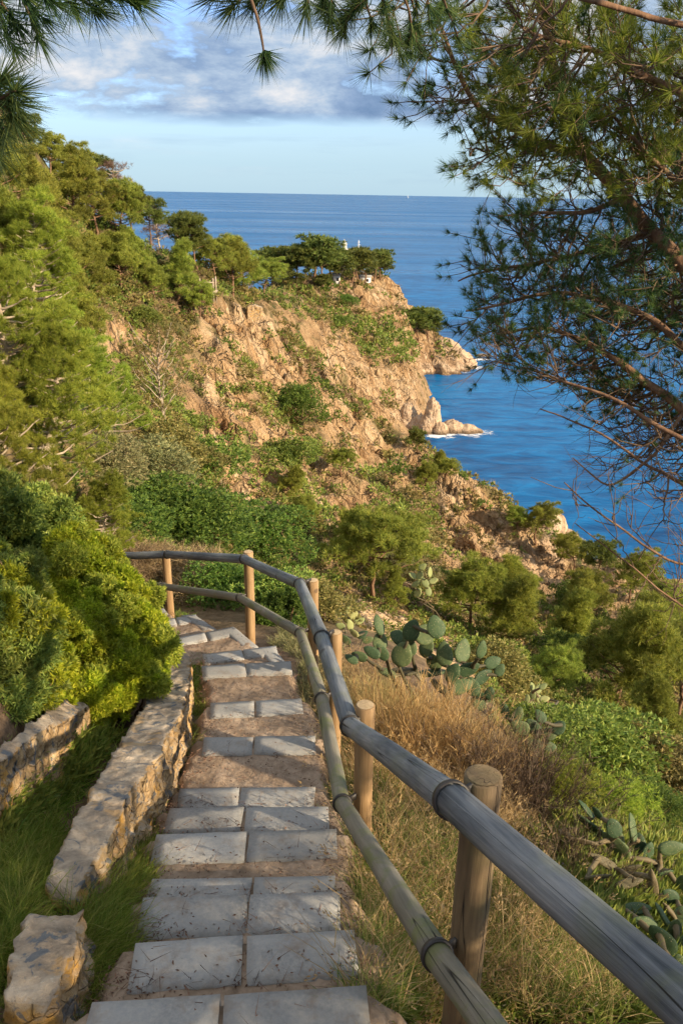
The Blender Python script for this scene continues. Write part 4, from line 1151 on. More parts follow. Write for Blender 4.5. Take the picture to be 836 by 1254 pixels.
P = P[keep]; dep = np.maximum(np.nan_to_num(proj(P)[:, 2], nan=30), 12)
# thin out so that clumps are about evenly spaced in the world relative to their distance
cell = dep * .0105
order = rng.permutation(len(P)); seen = set(); sel = []
for i in order:
    lv = int(math.log(dep[i], 1.35)); c = 1.35 ** lv * .0115
    kx = (lv, int(P[i, 0] / c), int(P[i, 1] / c), int(P[i, 2] / c))
    if kx in seen: continue
    seen.add(kx); sel.append(i)
P = P[sel]; dep = dep[sel]; print('scrub clumps', len(P))
typ_n = fbm(P * (.06, .06, .03) + 50, 3) + rng.normal(0, .16, len(P))
types = [('green_scrub', 'scrub_g', typ_n > .10, 'quad', 'dense green scrub filling the gullies and slopes'), ('olive_scrub', 'scrub_o', (typ_n <= .10) & (typ_n > -.13), 'quad', 'olive scrub covering the slopes'),
         ('dry_scrub', 'scrub_d', (typ_n <= -.13) & (typ_n > -.30), 'tri', 'dry brown scrub among the green'), ('dark_scrub', 'bush_dark', typ_n <= -.30, 'quad', 'dark green low scrub between rocks')]
for nm, mt, mask, shp, lb in types:
    Pm = P[mask]; d = dep[mask]; n = len(Pm)
    R = d * rng.uniform(.006, .0135, n); R = np.clip(R, .22, 2.6)
    k = 26
    v = _norm(rng.normal(size=(n, k, 3)) * (1, 1, .8)); v[..., 2] = np.abs(v[..., 2]) - .12
    C = Pm[:, None] + v * (R[:, None] * rng.uniform(.55, 1.0, (n, k)))[..., None] * (1, 1, .8)
    Dn = _norm(v + (0, 0, .4))
    Lf = np.repeat(R * .42, k); Wf = np.repeat(R * (.16 if shp == 'quad' else .05), k)
    V, F = blades(C.reshape(-1, 3), Dn.reshape(-1, 3), 4, Lf, Wf, .75, rng, shp)
    mb = MB(); mb.add(V, F); o = mb.build(nm, M[mt]); tag(o, lb, 'scrub', kind='stuff')
# ------------------------------------------------------------------ grasses
def px_points(poly, n, rng, ymin=1.0, ymax=14):
    """n ground points whose photo pixels fall in a polygon (evenly spread over the picture of that ground)"""
    xs = [p[0] for p in poly]; ys = [p[1] for p in poly]; out = []
    x = rng.uniform(min(xs), max(xs), n * 4); y = rng.uniform(min(ys), max(ys), n * 4)
    ok_ = inpoly(x, y, poly); x = x[ok_][:n]; y = y[ok_][:n]
    d = _f[None] + _r[None] * ((x - CX) / FPX)[:, None] + _u[None] * ((CY - y) / FPX)[:, None]
    hit = np.full(len(x), np.nan); al = np.ones(len(x), bool)
    for Y in np.exp(np.linspace(math.log(ymin), math.log(ymax), 260)):
        ix = np.nonzero(al)[0]
        if not len(ix): break
        P = CAM + d[ix] * (Y / d[ix, 1])[:, None]
        b = P[:, 2] < height(P[:, 0], P[:, 1]) + 0.0; hit[ix[b]] = Y; al[ix[b]] = False
    P = CAM + d[~al] * (hit[~al] / d[~al, 1])[:, None]; P[:, 2] = height(P[:, 0], P[:, 1])
    return P


def grass(P, m, H, W, rng, lean=.35, curve=.5, rad=.035, tips=False):
    """curved blades growing from each point; H blade length"""
    n = len(P) * m; B = np.repeat(P, m, 0) + rng.normal(0, rad, (n, 3)) * (1, 1, 0)
    h = H * rng.uniform(.45, 1.1, n) * np.repeat(rng.uniform(.6, 1.15, len(P)), m)
    d = _norm(np.stack([rng.normal(0, lean, n), rng.normal(0, lean, n), np.ones(n)], 1))
    side = _norm(np.cross(d, rng.normal(size=(n, 3)))) * (W / 2)
    bend = _norm(d * (1, 1, 0) + 1e-4) * curve
    p1 = B + d * (h * .5)[:, None] + bend * (h * .10)[:, None]; p2 = B + d * (h * .95)[:, None] + bend * (h * .42)[:, None] - np.array([0, 0, 1]) * (h * .12 * curve)[:, None]
    V = np.stack([B - side, B + side, p1 - side * .8, p1 + side * .8, p2], 1).reshape(-1, 3); i = np.arange(n) * 5
    Q = np.stack([i, i + 1, i + 3, i + 2], 1); T = np.stack([i + 2, i + 3, i + 4], 1)
    out = [(V, Q, T)]
    if tips:  # seed heads
        k = rng.uniform(size=n) < .25
        V2, F2 = blades(p2[k] - (p2[k] - p1[k]) * .22, _norm(p2[k] - p1[k]), 9, .028, .007, .35, rng, 'quad', 1.6)
        out.append((V2, F2))
    return out


def stuff(name, mat, parts, label, cat='grass'):
    mb = MB()
    for p in parts: mb.add(*p)
    o = mb.build(name, M[mat]); tag(o, label, cat, kind='stuff'); return o


rg = np.random.default_rng(5)
gl = []
for poly, n, m, H in [([(60, 1254), (100, 1200), (120, 1130), (165, 1050), (200, 960), (232, 900), (240, 850), (262, 850), (250, 905), (228, 950), (212, 985), (196, 1015), (182, 1075), (172, 1150), (128, 1225), (135, 1254)], 460, 22, .15),
                      ([(78, 1170), (100, 1100), (165, 1060), (168, 1120), (130, 1200), (80, 1215)], 170, 42, .24),
                      ([(0, 1254), (0, 1060), (60, 1000), (70, 1070), (30, 1130), (0, 1254)], 200, 30, .18), ([(85, 1085), (115, 1085), (110, 1115), (60, 1115), (60, 1095)], 60, 30, .08)]:
    gl += grass(px_points(poly, n, rg), m, H, .0042, rg, .6, .9)
stuff('green_grass', 'grass_g', gl, 'fine green grass along the wall and the stair edge')
gl = []
for poly, n, m, H in [([(0, 1060), (0, 930), (80, 900), (160, 900), (110, 960), (60, 1060)], 260, 16, .13), ([(230, 850), (240, 790), (262, 800), (264, 860)], 60, 24, .16), ([(205, 745), (230, 755), (225, 775), (196, 772)], 26, 20, .14)]:
    gl += grass(px_points(poly, n, rg), m, H, .007, rg, .55, 1.1)
stuff('gutter_grass', 'grass_g', gl, 'dark green grass filling the planted gutter behind the wall')
gl = []
for poly, n, m, H in [([(432, 1254), (440, 1150), (425, 1060), (412, 980), (395, 900), (430, 900), (470, 960), (560, 1030), (640, 1120), (720, 1200), (780, 1254)], 620, 15, .28),
                      ([(560, 1254), (560, 1100), (700, 1080), (836, 1254)], 260, 16, .26), ([(436, 1254), (432, 1150), (408, 1060), (398, 970), (414, 970), (450, 1100), (480, 1254)], 240, 18, .15)]:
    gl += grass(px_points(poly, n, rg), m, H, .0048, rg, .33, .8)
stuff('tall_grass', 'grass_m', gl, 'tall half-green grass under the fence')
gl = []
for poly, n, m, H in [([(436, 1254), (444, 1150), (426, 1060), (412, 980), (400, 900), (430, 860), (520, 900), (600, 1000), (680, 1120), (760, 1254)], 480, 8, .46),
                      ([(420, 960), (400, 880), (405, 800), (440, 810), (540, 870), (620, 960), (640, 1040), (560, 1030)], 480, 14, .34)]:
    gl += grass(px_points(poly, n, rg), m, H, .0042, rg, .28, .7, .05, True)
gl += grass(px_points([(640, 1000), (836, 990), (836, 1120), (720, 1110)], 160, rg), 9, .26, .0045, rg, .35, .8)
stuff('dry_grass', 'grass_d', gl, 'tall golden dry grass with seed heads beyond the fence')
gl = []
for poly, n, m, H in [([(365, 840), (380, 780), (420, 790), (420, 870), (400, 900), (372, 880)], 120, 30, .17), ([(330, 790), (350, 770), (380, 780), (370, 810)], 60, 26, .16), ([(396, 900), (412, 900), (430, 1000), (412, 990)], 60, 20, .16)]:
    gl += grass(px_points(poly, n, rg), m, H, .006, rg, .5, .7)
stuff('silvery_tufts', 'scrub_p', gl, 'silvery green tufts along the right edge of the stairs')
# low green herbs on the shoulder
P = px_points([(430, 1254), (560, 1040), (640, 1000), (836, 1120), (836, 1254)], 900, rg)
V, F = blades(P, np.tile([0, 0, 1.0], (len(P), 1)), 26, .075, .018, .9, rg, 'quad', .6)
P2 = px_points([(0, 1254), (0, 1040), (60, 990), (110, 950), (150, 900), (70, 900), (0, 960)], 420, rg)
V2, F2 = blades(P2, np.tile([0, 0, 1.0], (len(P2), 1)), 34, .08, .018, .9, rg, 'quad', .8)
P3 = px_points([(150, 1120), (150, 1060), (190, 1000), (200, 1040), (180, 1110)], 110, rg)
V3, F3 = blades(P3, np.tile([0, 0, 1.0], (len(P3), 1)), 40, .10, .016, .8, rg, 'quad', .8)
P5 = px_points([(670, 1000), (760, 985), (836, 1000), (836, 1200), (720, 1130)], 700, rg)
V5, F5 = blades(P5, np.tile([0, 0, 1.0], (len(P5), 1)), 26, .11, .020, .9, rg, 'quad', .9)
stuff('green_herbs', 'scrub_g', [(V5, F5), (V, F), (V2, F2), (V3, F3)], 'low green herbs between the grasses', 'herbs')
# litter: bark flakes and needles on the treads
N = 9800; Q = []
for k in range(len(STEPS)):
    A, B = STEPS[k]; A0, B0 = (A + (0, -.7, 0), B + (0, -.7, 0)) if k == 0 else STEPS[k - 1]
    n = int(N / 14); s = np.where(rg.uniform(size=n) < .55, rg.beta(1, 5, n), rg.uniform(size=n))[:, None] * 1.16 - .08; s = np.where(rg.uniform(size=(n, 1)) < .3, 1 - s, s); t = rg.uniform(0, 1, (n, 1))
    P = (A * (1 - s) + B * s) * (1 - t) + (A0 * (1 - s) + B0 * s) * t; P[:, 2] = A[2] + rg.uniform(-.012, .004, n)
    dist = (1 - np.abs(t[:, 0])); P = P[(t[:, 0] > .22) | (rg.uniform(size=n) < .05)]
    Q.append(P)
P = np.concatenate(Q)
P4 = px_points([(40, 1254), (110, 1130), (170, 1060), (200, 990), (215, 1000), (180, 1100), (165, 1160), (115, 1254)], 1200, rg)
P = np.concatenate([P, P4 + (0, 0, .01)])
D = _norm(rg.normal(size=(len(P), 3)) * (1, 1, .22)); V, F = blades(P, D, 1, .020, .008, .1, rg, 'quad')
D = _norm(rg.normal(size=(len(P) // 3, 3)) * (1, 1, .15)); V2, F2 = blades(P[::3][:len(D)] + (0, 0, .006), D, 1, .11, .0028, .1, rg, 'tri')
stuff('leaf_litter', 'litter', [(V, F), (V2, F2)], 'reddish bark flakes and fallen needles on the treads', 'litter')

# ------------------------------------------------------------------ dry broom and dark twiggy shrubs
def twiggy(name, mat, base, R, H, n, label, cat, lean=.5, w=.006, fork=3, seed=1):
    rng = np.random.default_rng(seed); mb = MB()
    e = base; P = base + rng.normal(0, 1, (n, 3)) * (R * .45, R * .35, 0); P[:, 2] = height(P[:, 0], P[:, 1]) - .01
    d = _norm(np.stack([(P[:, 0] - base[0]) / R * lean + rng.normal(0, .22, n), (P[:, 1] - base[1]) / R * lean + rng.normal(0, .22, n), np.ones(n)], 1))
    L = H * rng.uniform(.55, 1.05, n)
    for k in range(4):
        q = P + d * (L / 4)[:, None]
        s = _norm(np.cross(d, rng.normal(size=(n, 3)))) * w / 2 * (1 - k * .18)
        V = np.stack([P - s, P + s, q + s * .85, q - s * .85], 1).reshape(-1, 3); i = np.arange(n) * 4
        mb.add(V, np.stack([i, i + 1, i + 2, i + 3], 1))
        V2, F2 = blades(q, d, fork, L / n ** 0 * .30, w * .7, .38, rng, 'tri', .05); mb.add(V2, F2)
        P = q; d = _norm(d + rng.normal(0, .14, (n, 3)))
    o = mb.build(name, M[mat]); tag(o, label, cat); return o


b = ground_at(525, 960); twiggy('dry_broom', 'broom', b + (0, .45, 0), .62, .62, 420, 'rust-orange dry broom bush in front of the large prickly pear', 'dry bush', .45, .006, 4, 1)
b = ground_at(470, 900); twiggy('dry_broom', 'grass_d', b + (0, .3, 0), .5, .42, 420, 'straw-coloured dry bush beside the second post', 'dry bush', .5, .005, 4, 2)
b = ground_at(640, 1010); twiggy('twiggy_shrub', 'twig_dark', b + (0, .35, 0), .5, .62, 260, 'dark leafless twiggy shrub between the two prickly pear clumps', 'bare shrub', .6, .006, 5, 3)
b = ground_at(700, 1090); twiggy('twiggy_shrub', 'twig_dark', b + (.1, .3, 0), .45, .30, 160, 'low dark dead twigs under the right-hand cactus', 'bare shrub', .7, .006, 5, 4)
b = ground_at(590, 950); twiggy('twiggy_shrub', 'scrub_d', b + (.1, .5, 0), .45, .45, 220, 'tan twiggy shrub right of the rust-orange broom', 'bare shrub', .6, .005, 5, 5)

# ------------------------------------------------------------------ prickly pears
def pad_mesh(name, seed):
    rng = np.random.default_rng(seed); n, m = 16, 24; V = []
    for i in range(n + 1):
        t = i / n; z_ = t; r = math.sin(math.pi * t ** .82) ** .62 * .5 if 0 < t < 1 else 0.0
        for j in range(m):
            a = 2 * math.pi * j / m
            V.append((math.cos(a) * r, math.sin(a) * (.065 * min(1, r * 3.0) + .02 * (1 - t) * (r > 0)), z_))
    V = np.array(V); V = V + fbm(V * 3 + seed, 2)[:, None] * (.05, .02, 0); V[:, 1] += np.sin(V[:, 2] * 3) * .04 * rng.normal()
    idx = np.arange((n + 1) * m).reshape(n + 1, m)
    Q = np.stack([idx[:-1], idx[1:], np.roll(idx, -1, 1)[1:], np.roll(idx, -1, 1)[:-1]], -1).reshape(-1, 4)
    return np_mesh(name, V, Q, True)


PADS = {mt: [pad_mesh('pad', 10 * s + 1) for s in range(4)] for mt in ('pad', 'pad_y', 'pad_b')}
for mt, l in PADS.items():
    for me in l: me.materials.append(M[mt])


def pear(label, pads, Y0, scale, ox, oy, base_px, seed):
    """pads: (cx, cy, length, width, tilt in degrees clockwise from upright, material) in crop pixels"""
    rng = np.random.default_rng(seed); rootp = ground_at(*base_px)
    e = empty('prickly_pear', tuple(rootp)); tag(e, label, 'cactus', 'prickly pear clumps beyond the fence')
    cents = []
    for i, (cx, cy, ln, wd, tl, mt) in enumerate(pads):
        px, py = ox + cx * scale, oy + cy * scale; Y = Y0 + rng.uniform(-.22, .22)
        gp = ground_at(px, py + ln * scale * .3)
        if gp is not None: Y = min(Y, gp[1] - .22)
        c = at_y(px, py, Y); dep_ = proj(c)[0, 2]; wd = wd * (.6 if mt == 'pad_b' else 1); L = ln * scale * dep_ / FPX; W = wd * scale * dep_ / FPX
        a = tl * D2R; up = _u * math.cos(a) + _r * math.sin(a); tow = rng.uniform(-.45, .45)
        axis = _norm(up + _f * tow * .6); L /= 1.06; W *= .92
        W_full = max(W, L * (.52 if mt != 'pad_b' else .3)); face = _norm(-_f + _u * rng.uniform(-.3, .7) + _r * rng.normal(0, .5)); face = _norm(face - axis * np.dot(face, axis)); wide_ = np.cross(face, axis)
        ang = math.acos(min(1, W / W_full)) * rng.choice([-1, 1]); fa = face * math.cos(ang) + wide_ * math.sin(ang); wi = np.cross(axis, fa)
        th = L * (1.0 if mt != 'pad_b' else .8)
        R_ = Matrix(((wi[0] * W_full, fa[0] * th, axis[0] * L, 0), (wi[1] * W_full, fa[1] * th, axis[1] * L, 0), (wi[2] * W_full, fa[2] * th, axis[2] * L, 0), (0, 0, 0, 1)))
        o = bpy.data.objects.new('pad', PADS[mt][i % 4]); COL.objects.link(o); o.parent = e
        bp = c - axis * L * .5 - rootp
        R_.translation = Vector(bp); o.matrix_local = R_; cents.append((bp, axis, L))
        if mt == 'pad_b': o['label'] = 'brown withered pad'
    # woody stems that join the pads to the root
    mb = MB()
    for bp, ax, L in cents:
        best = min(cents, key=lambda c: (np.linalg.norm(c[0] + c[1] * c[2] * .8 - bp) + (99 if c[0] is bp else 0)))
        q = best[0] + best[1] * best[2] * .7
        if np.linalg.norm(q - bp) > .35 or q[2] > bp[2] + .12: q = np.array([bp[0] * .5, bp[1] * .5 + .1, min(bp[2] - .15, height(rootp[0] + bp[0] * .5, rootp[1] + bp[1] * .5 + .1)[0] - rootp[2] - .05)])
        pts = crooked(q, bp + ax * L * .08, 6, .06, rng); V, Q = tube(pts, np.linspace(.022, .014, 6), 7, True)[:2]; mb.add(V[:-2], Q)
    mb.build('stem', M['pad_b'], e, True)
    return e


g_ = 'pad'; b_ = 'pad_b'; y_ = 'pad_y'
pear('large prickly pear with many grey-green pads above the dry broom', [
    (130, 75, 85, 22, -15, g_), (135, 135, 78, 62, 0, g_), (105, 175, 75, 45, -60, g_), (140, 175, 80, 48, -35, g_), (215, 182, 105, 86, 20, g_), (203, 120, 75, 62, -60, g_), (250, 95, 95, 72, 20, g_), (300, 108, 95, 82, 60, g_),
    (338, 82, 95, 75, -12, g_), (305, 155, 85, 60, 20, g_), (370, 182, 105, 70, -5, g_), (436, 170, 100, 72, 15, g_), (505, 165, 78, 48, 10, g_), (456, 238, 100, 62, 65, g_), (545, 212, 75, 52, 70, g_), (510, 265, 90, 58, 60, g_),
    (572, 240, 56, 40, 30, g_), (325, 250, 125, 46, 85, g_), (430, 300, 105, 62, 70, g_), (508, 345, 74, 52, 80, g_), (535, 325, 56, 42, 10, g_), (545, 400, 60, 38, 0, g_), (495, 362, 70, 50, -60, g_), (225, 240, 110, 40, 88, b_), (330, 210, 80, 60, -30, g_),
    (60, 190, 70, 40, -70, g_), (30, 200, 60, 35, -60, g_), (275, 260, 80, 44, -40, b_), (400, 250, 85, 60, 30, g_), (160, 250, 80, 40, -70, g_), (240, 150, 90, 60, -20, g_), (390, 330, 90, 60, 20, b_), (470, 300, 80, 60, -20, g_), (350, 300, 90, 60, -50, b_)], 6.7, .335, 420, 740, (540, 880), 1)
pear('second prickly pear with spoon-like pads right of the large one', [
    (645, 450, 85, 62, -60, g_), (697, 450, 92, 52, -40, g_), (755, 470, 62, 56, 10, g_), (787, 450, 64, 52, 45, g_), (682, 515, 105, 52, 82, g_), (745, 520, 80, 34, -75, g_), (750, 572, 78, 46, -5, g_), (590, 388, 66, 28, -8, g_), (640, 400, 60, 40, 20, g_), (700, 560, 70, 40, 30, b_), (655, 545, 80, 40, -40, b_), (770, 640, 66, 44, 60, g_), (720, 410, 60, 44, -30, g_), (800, 650, 60, 44, 80, g_)], 6.3, .335, 420, 740, (655, 950), 2)
pear('small pale yellow-green prickly pear higher up behind the second one', [
    (735, 346, 42, 28, 80, y_), (692, 330, 40, 26, 0, y_), (742, 380, 42, 26, -60, y_), (712, 310, 40, 28, 30, y_), (766, 392, 40, 26, 90, y_), (680, 362, 40, 24, -80, y_), (705, 378, 40, 26, 10, y_), (690, 300, 36, 24, -20, y_), (725, 395, 40, 26, 40, y_),
    (660, 372, 36, 22, -60, y_), (715, 345, 40, 26, -20, y_), (700, 400, 40, 28, -50, y_), (730, 300, 36, 24, 60, y_), (672, 345, 36, 20, 10, y_)], 9.5, .335, 420, 740, (650, 880), 3)
pear('dark prickly pear at lower right sprawling beyond the rail', [
    (340, 215, 135, 58, -40, g_), (396, 232, 80, 44, -35, g_), (575, 307, 160, 68, -5, g_), (655, 437, 130, 88, 15, g_), (775, 410, 155, 76, 85, g_), (480, 310, 115, 92, -20, g_), (360, 292, 195, 54, -50, g_), (490, 400, 205, 64, -45, g_), (300, 372, 165, 50, -80, b_),
    (430, 482, 185, 64, -60, b_), (522, 382, 105, 60, 0, g_), (600, 402, 150, 105, 10, g_), (680, 600, 190, 44, -8, b_), (745, 540, 105, 40, 85, g_), (772, 660, 125, 84, -50, g_), (760, 725, 120, 50, -40, b_), (732, 762, 175, 72, -30, g_), (600, 722, 155, 62, 80, g_),
    (730, 882, 225, 84, -40, g_), (815, 1020, 160, 105, -10, g_), (832, 590, 95, 70, 0, g_), (820, 760, 110, 80, 20, g_), (400, 560, 160, 60, 85, b_), (560, 590, 170, 70, 80, b_), (640, 800, 150, 80, -70, g_), (790, 830, 140, 90, 10, g_), (560, 520, 150, 60, 70, b_), (250, 320, 120, 46, 85, b_), (840, 900, 140, 90, 20, g_), (700, 500, 90, 50, 60, b_)], 4.75, .239, 636, 940, (770, 1130), 4)
pear('small grey-green prickly pear beyond the third post', [
    (20, 20, 40, 26, 10, y_), (40, 40, 44, 30, 40, y_), (8, 50, 40, 26, -30, y_), (60, 60, 44, 28, 70, y_), (25, 75, 46, 30, -10, y_), (70, 110, 50, 34, 60, g_), (40, 105, 46, 30, -50, y_), (-10, 80, 40, 28, -70, y_), (90, 130, 50, 30, 80, g_), (10, 130, 50, 34, -40, g_), (-20, 30, 36, 24, -50, y_)], 11.5, .335, 420, 740, (430, 795), 5)
pear('pale prickly pear under the forked-trunk pine', [
    (80, -60, 34, 22, 20, y_), (95, -40, 34, 22, -30, y_), (70, -35, 34, 22, 60, y_), (110, -70, 34, 22, 0, y_), (88, -85, 30, 20, 50, y_), (60, -60, 30, 20, -60, y_), (105, -15, 34, 22, -10, y_), (120, -45, 32, 20, 70, y_), (75, -10, 34, 22, 30, y_)], 24, .42, 480, 730, (520, 745), 6)

# ------------------------------------------------------------------ big bush on the left
def px_lobes(L_):
    cen, rad = [], []
    for (px, py, Y, rpx) in L_:
        p = at_y(px, py, Y); d = proj(p)[0, 2]; cen.append(p); rad.append(rpx * d / FPX)
    return np.array(cen), np.array(rad)


def bush(name, label, spec, mats, base, seed, n_each=900, m=9, L=.055, W=.010, shape='quad', spread=1.15, nstem=9):
    rng = np.random.default_rng(seed); e = empty(name, tuple(base)); tag(e, label, 'bush')
    cen, rad = px_lobes(spec); cen = cen - base
    # break each lobe into sprays so that the outline is uneven
    cc, rr, mi = [], [], []
    for c, r in zip(cen, rad):
        for _ in range(26):
            v = sph(1, rng, -.5)[0]; cc.append(c + v * r * rng.uniform(.5, 1.0)); rr.append(r * rng.uniform(.18, .46))
        for _ in range(24):   # sprigs that stick out of the mass
            v = sph(1, rng, -.4)[0]; cc.append(c + v * r * rng.uniform(.98, 1.16)); rr.append(r * rng.uniform(.06, .13))
    cc = np.array(cc); rr = np.array(rr)
    tm = MB()
    for i in range(nstem * 6):
        k = rng.integers(len(cc)); q = cc[k]; p0_ = np.array([q[0] * .45 + rng.normal(0, .1), q[1] * .45 + rng.normal(0, .1), 0]); p0_[2] = height(base[0] + p0_[0], base[1] + p0_[1])[0] - base[2] - .05
        V, Q = tube(crooked(p0_, q, 9, .09, rng), np.linspace(.016, .003, 9), 5, False); tm.add(V, Q)
    tm.build('branch', M['bark_twig'], e, True)
    for h_, mt in enumerate(mats):
        s = slice(h_, None, len(mats)); V, F = lobes(cc[s], rr[s], n_each // 26, m, L, W, .95, spread, .35, shape, rng, .15, -.8)
        mb = MB(); mb.add(V, F); mb.build('foliage', M[mt], e)
    return e


b0 = at_y(110, 850, 6.0); b0[2] = height(b0[0], b0[1])[0]
bush('bush', 'big sunlit yellow-green bush leaning over the wall on the left', [
    (150, 800, 6.1, 52), (165, 835, 5.8, 34), (120, 760, 6.3, 56), (110, 820, 6.0, 56), (150, 740, 6.6, 40), (95, 700, 6.8, 48), (175, 790, 6.2, 30), (60, 860, 5.3, 40), (128, 860, 5.6, 34), (60, 780, 5.8, 55), (60, 735, 6.6, 50), (110, 720, 6.8, 50), (40, 830, 5.4, 45), (178, 825, 6.0, 26), (80, 790, 6.0, 55), (100, 860, 5.5, 36)],
    ['bush', 'bush', 'pine_near'], b0, 5, 4200, 9, .050, .011)
b1 = at_y(20, 900, 4.9); b1[2] = height(b1[0], b1[1])[0]
bush('bush', 'dark green bush at the left edge in front of the sunlit one', [
    (10, 840, 4.9, 60), (-30, 780, 5.0, 70), (15, 770, 5.5, 50), (30, 820, 5.2, 40), (-10, 730, 5.8, 60), (-30, 860, 4.6, 60), (20, 880, 4.7, 30)], ['scrub_g', 'bush', 'scrub_g'], b1, 6, 2600, 9, .055, .010)
b2 = at_y(60, 700, 7.6); b2[2] = height(b2[0], b2[1])[0]
bush('bush', 'darker bush with broader leaves behind the two front bushes', [(50, 705, 7.4, 50), (0, 690, 7.2, 62), (60, 650, 8, 40), (10, 640, 7.8, 55), (-30, 650, 7, 70)], ['scrub_g', 'bush_dark', 'scrub_g'], b2, 7, 2400, 7, .065, .018)
b3 = ground_at(12, 1230)
bush('bush', 'small leafy green plant in the bottom left corner', [(8, 1120, 2.9, 34), (25, 1090, 3.1, 26), (0, 1180, 2.6, 30)], ['bush_dark', 'scrub_g'], b3, 8, 700, 8, .05, .010, nstem=3)
b4 = ground_at(360, 770)
bush('bush', 'small green bush outside the rail by the fourth post', [(352, 745, 10.5, 22), (330, 760, 10.3, 18), (372, 770, 10, 16)], ['bush_dark'], b4, 9, 700, 7, .06, .014, nstem=3)

# ------------------------------------------------------------------ the near pine that frames the view
def needles(C, D, m, L, W, rng, spread=.5): return blades(C, D, m, L, W, spread, rng, 'tri', .12)


TRUNK = [(3.1, 3.3, 44.5), (2.95, 3.3, 46.5), (3.0, 3.5, 48.2), (2.75, 3.6, 49.6), (2.5, 3.8, 50.6), (2.4, 3.9, 51.8), (2.1, 4.0, 53.2), (1.9, 4.0, 54.4)]
pine = empty('framing_pine', (3.1, 3.3, 44.6)); PB = np.array([3.1, 3.3, 44.6])
tag(pine, 'near pine whose needled branches fill the upper right of the view', 'pine tree')
rt = np.random.default_rng(21)
tm = MB(); V, Q, T = tube(np.array(TRUNK) - PB, [.15, .14, .13, .12, .11, .09, .07, .04], 12); tm.add(V, Q, T); tm.build('trunk', M['bark'], pine, True)
LIMB = [  # (px, py, Y) lists, radius at start and end
    ([(1020, 520, 4.0), (900, 400, 4.1), (836, 318, 4.1), (798, 284, 4.1), (763, 244, 4.15), (719, 189, 4.2), (691, 139, 4.2), (674, 75, 4.2), (664, 30, 4.2), (650, -40, 4.1)], .048, .014),
    ([(719, 189, 4.2), (669, 179, 4.1), (609, 149, 4.0), (574, 119, 3.9), (552, 65, 3.8), (530, 20, 3.7)], .019, .006),
    ([(1000, 600, 3.9), (840, 430, 4.0), (798, 388, 4.1), (743, 368, 4.2), (689, 356, 4.3), (620, 372, 4.4), (570, 380, 4.5)], .024, .005),
    ([(1020, 640, 4.0), (900, 540, 4.0), (836, 505, 4.0), (798, 472, 4.1), (763, 448, 4.1), (718, 418, 4.2), (670, 400, 4.3), (610, 410, 4.4)], .036, .006),
    ([(1000, 560, 3.6), (880, 560, 3.6), (800, 520, 3.7), (740, 480, 3.8), (680, 465, 3.9), (640, 450, 4.0)], .017, .004),
    ([(763, 244, 4.15), (720, 262, 4.1), (660, 262, 4.2), (610, 265, 4.3)], .014, .004), ([(798, 284, 4.1), (740, 300, 4.3), (680, 320, 4.5), (600, 330, 4.6), (560, 345, 4.7)], .018, .004),
    ([(691, 139, 4.2), (640, 120, 4.4), (590, 60, 4.4)], .012, .004), ([(940, 200, 3.6), (860, 130, 3.6), (790, 90, 3.6), (720, 60, 3.6), (650, 40, 3.5)], .022, .006),
    ([(980, 60, 3.4), (860, 40, 3.3), (760, 10, 3.2), (640, -20, 3.0), (520, -30, 2.8), (430, -35, 2.6)], .013, .006), ([(940, 300, 3.9), (850, 240, 3.9), (790, 190, 3.9), (740, 130, 3.9)], .020, .006),
    ([(836, 505, 4.0), (800, 560, 3.8), (745, 600, 3.8), (700, 560, 3.9)], .010, .003), ([(900, 700, 3.7), (820, 690, 3.7), (760, 650, 3.7), (700, 600, 3.8), (690, 590, 3.8)], .009, .0025),
    ([(940, 800, 3.4), (836, 745, 3.4), (780, 700, 3.4), (730, 660, 3.5), (705, 640, 3.5)], .007, .002), ([(960, 640, 3.8), (836, 590, 3.8), (790, 570, 3.8), (720, 520, 3.9), (660, 500, 4.0)], .013, .003)]
lm = MB(); SK = []
for pts, r0, r1 in LIMB:
    P = np.array([at_y(*p) for p in pts]); t0 = np.array(TRUNK)
    if pts[0][0] > 870:
        k = np.argmin(np.linalg.norm(t0 - P[0] - (0, 0, -.3), axis=1)); P = np.concatenate([[t0[k]], P])
    s = np.linspace(0, 1, len(P)); q = np.linspace(0, 1, len(P) * 5)
    # smooth curve through the points
    C = np.stack([np.interp(q, s, P[:, i]) for i in range(3)], 1)
    for _ in range(3): C[1:-1] = (C[:-2] + C[1:-1] * 2 + C[2:]) / 4
    C += np.stack([fbm(C * 4 + 7 * i, 2) for i in range(3)], 1) * .02 * (r0 / .03) ** .5
    rr = np.linspace(r0, r1, len(C)); V, Q, T = tube(C - PB, rr, 9); lm.add(V, Q, T)
    SK.append((C, rr))
lm.build('limb', M['bark'], pine, True)
SKP = np.concatenate([c for c, _ in SK]); SKR = np.concatenate([r for _, r in SK])
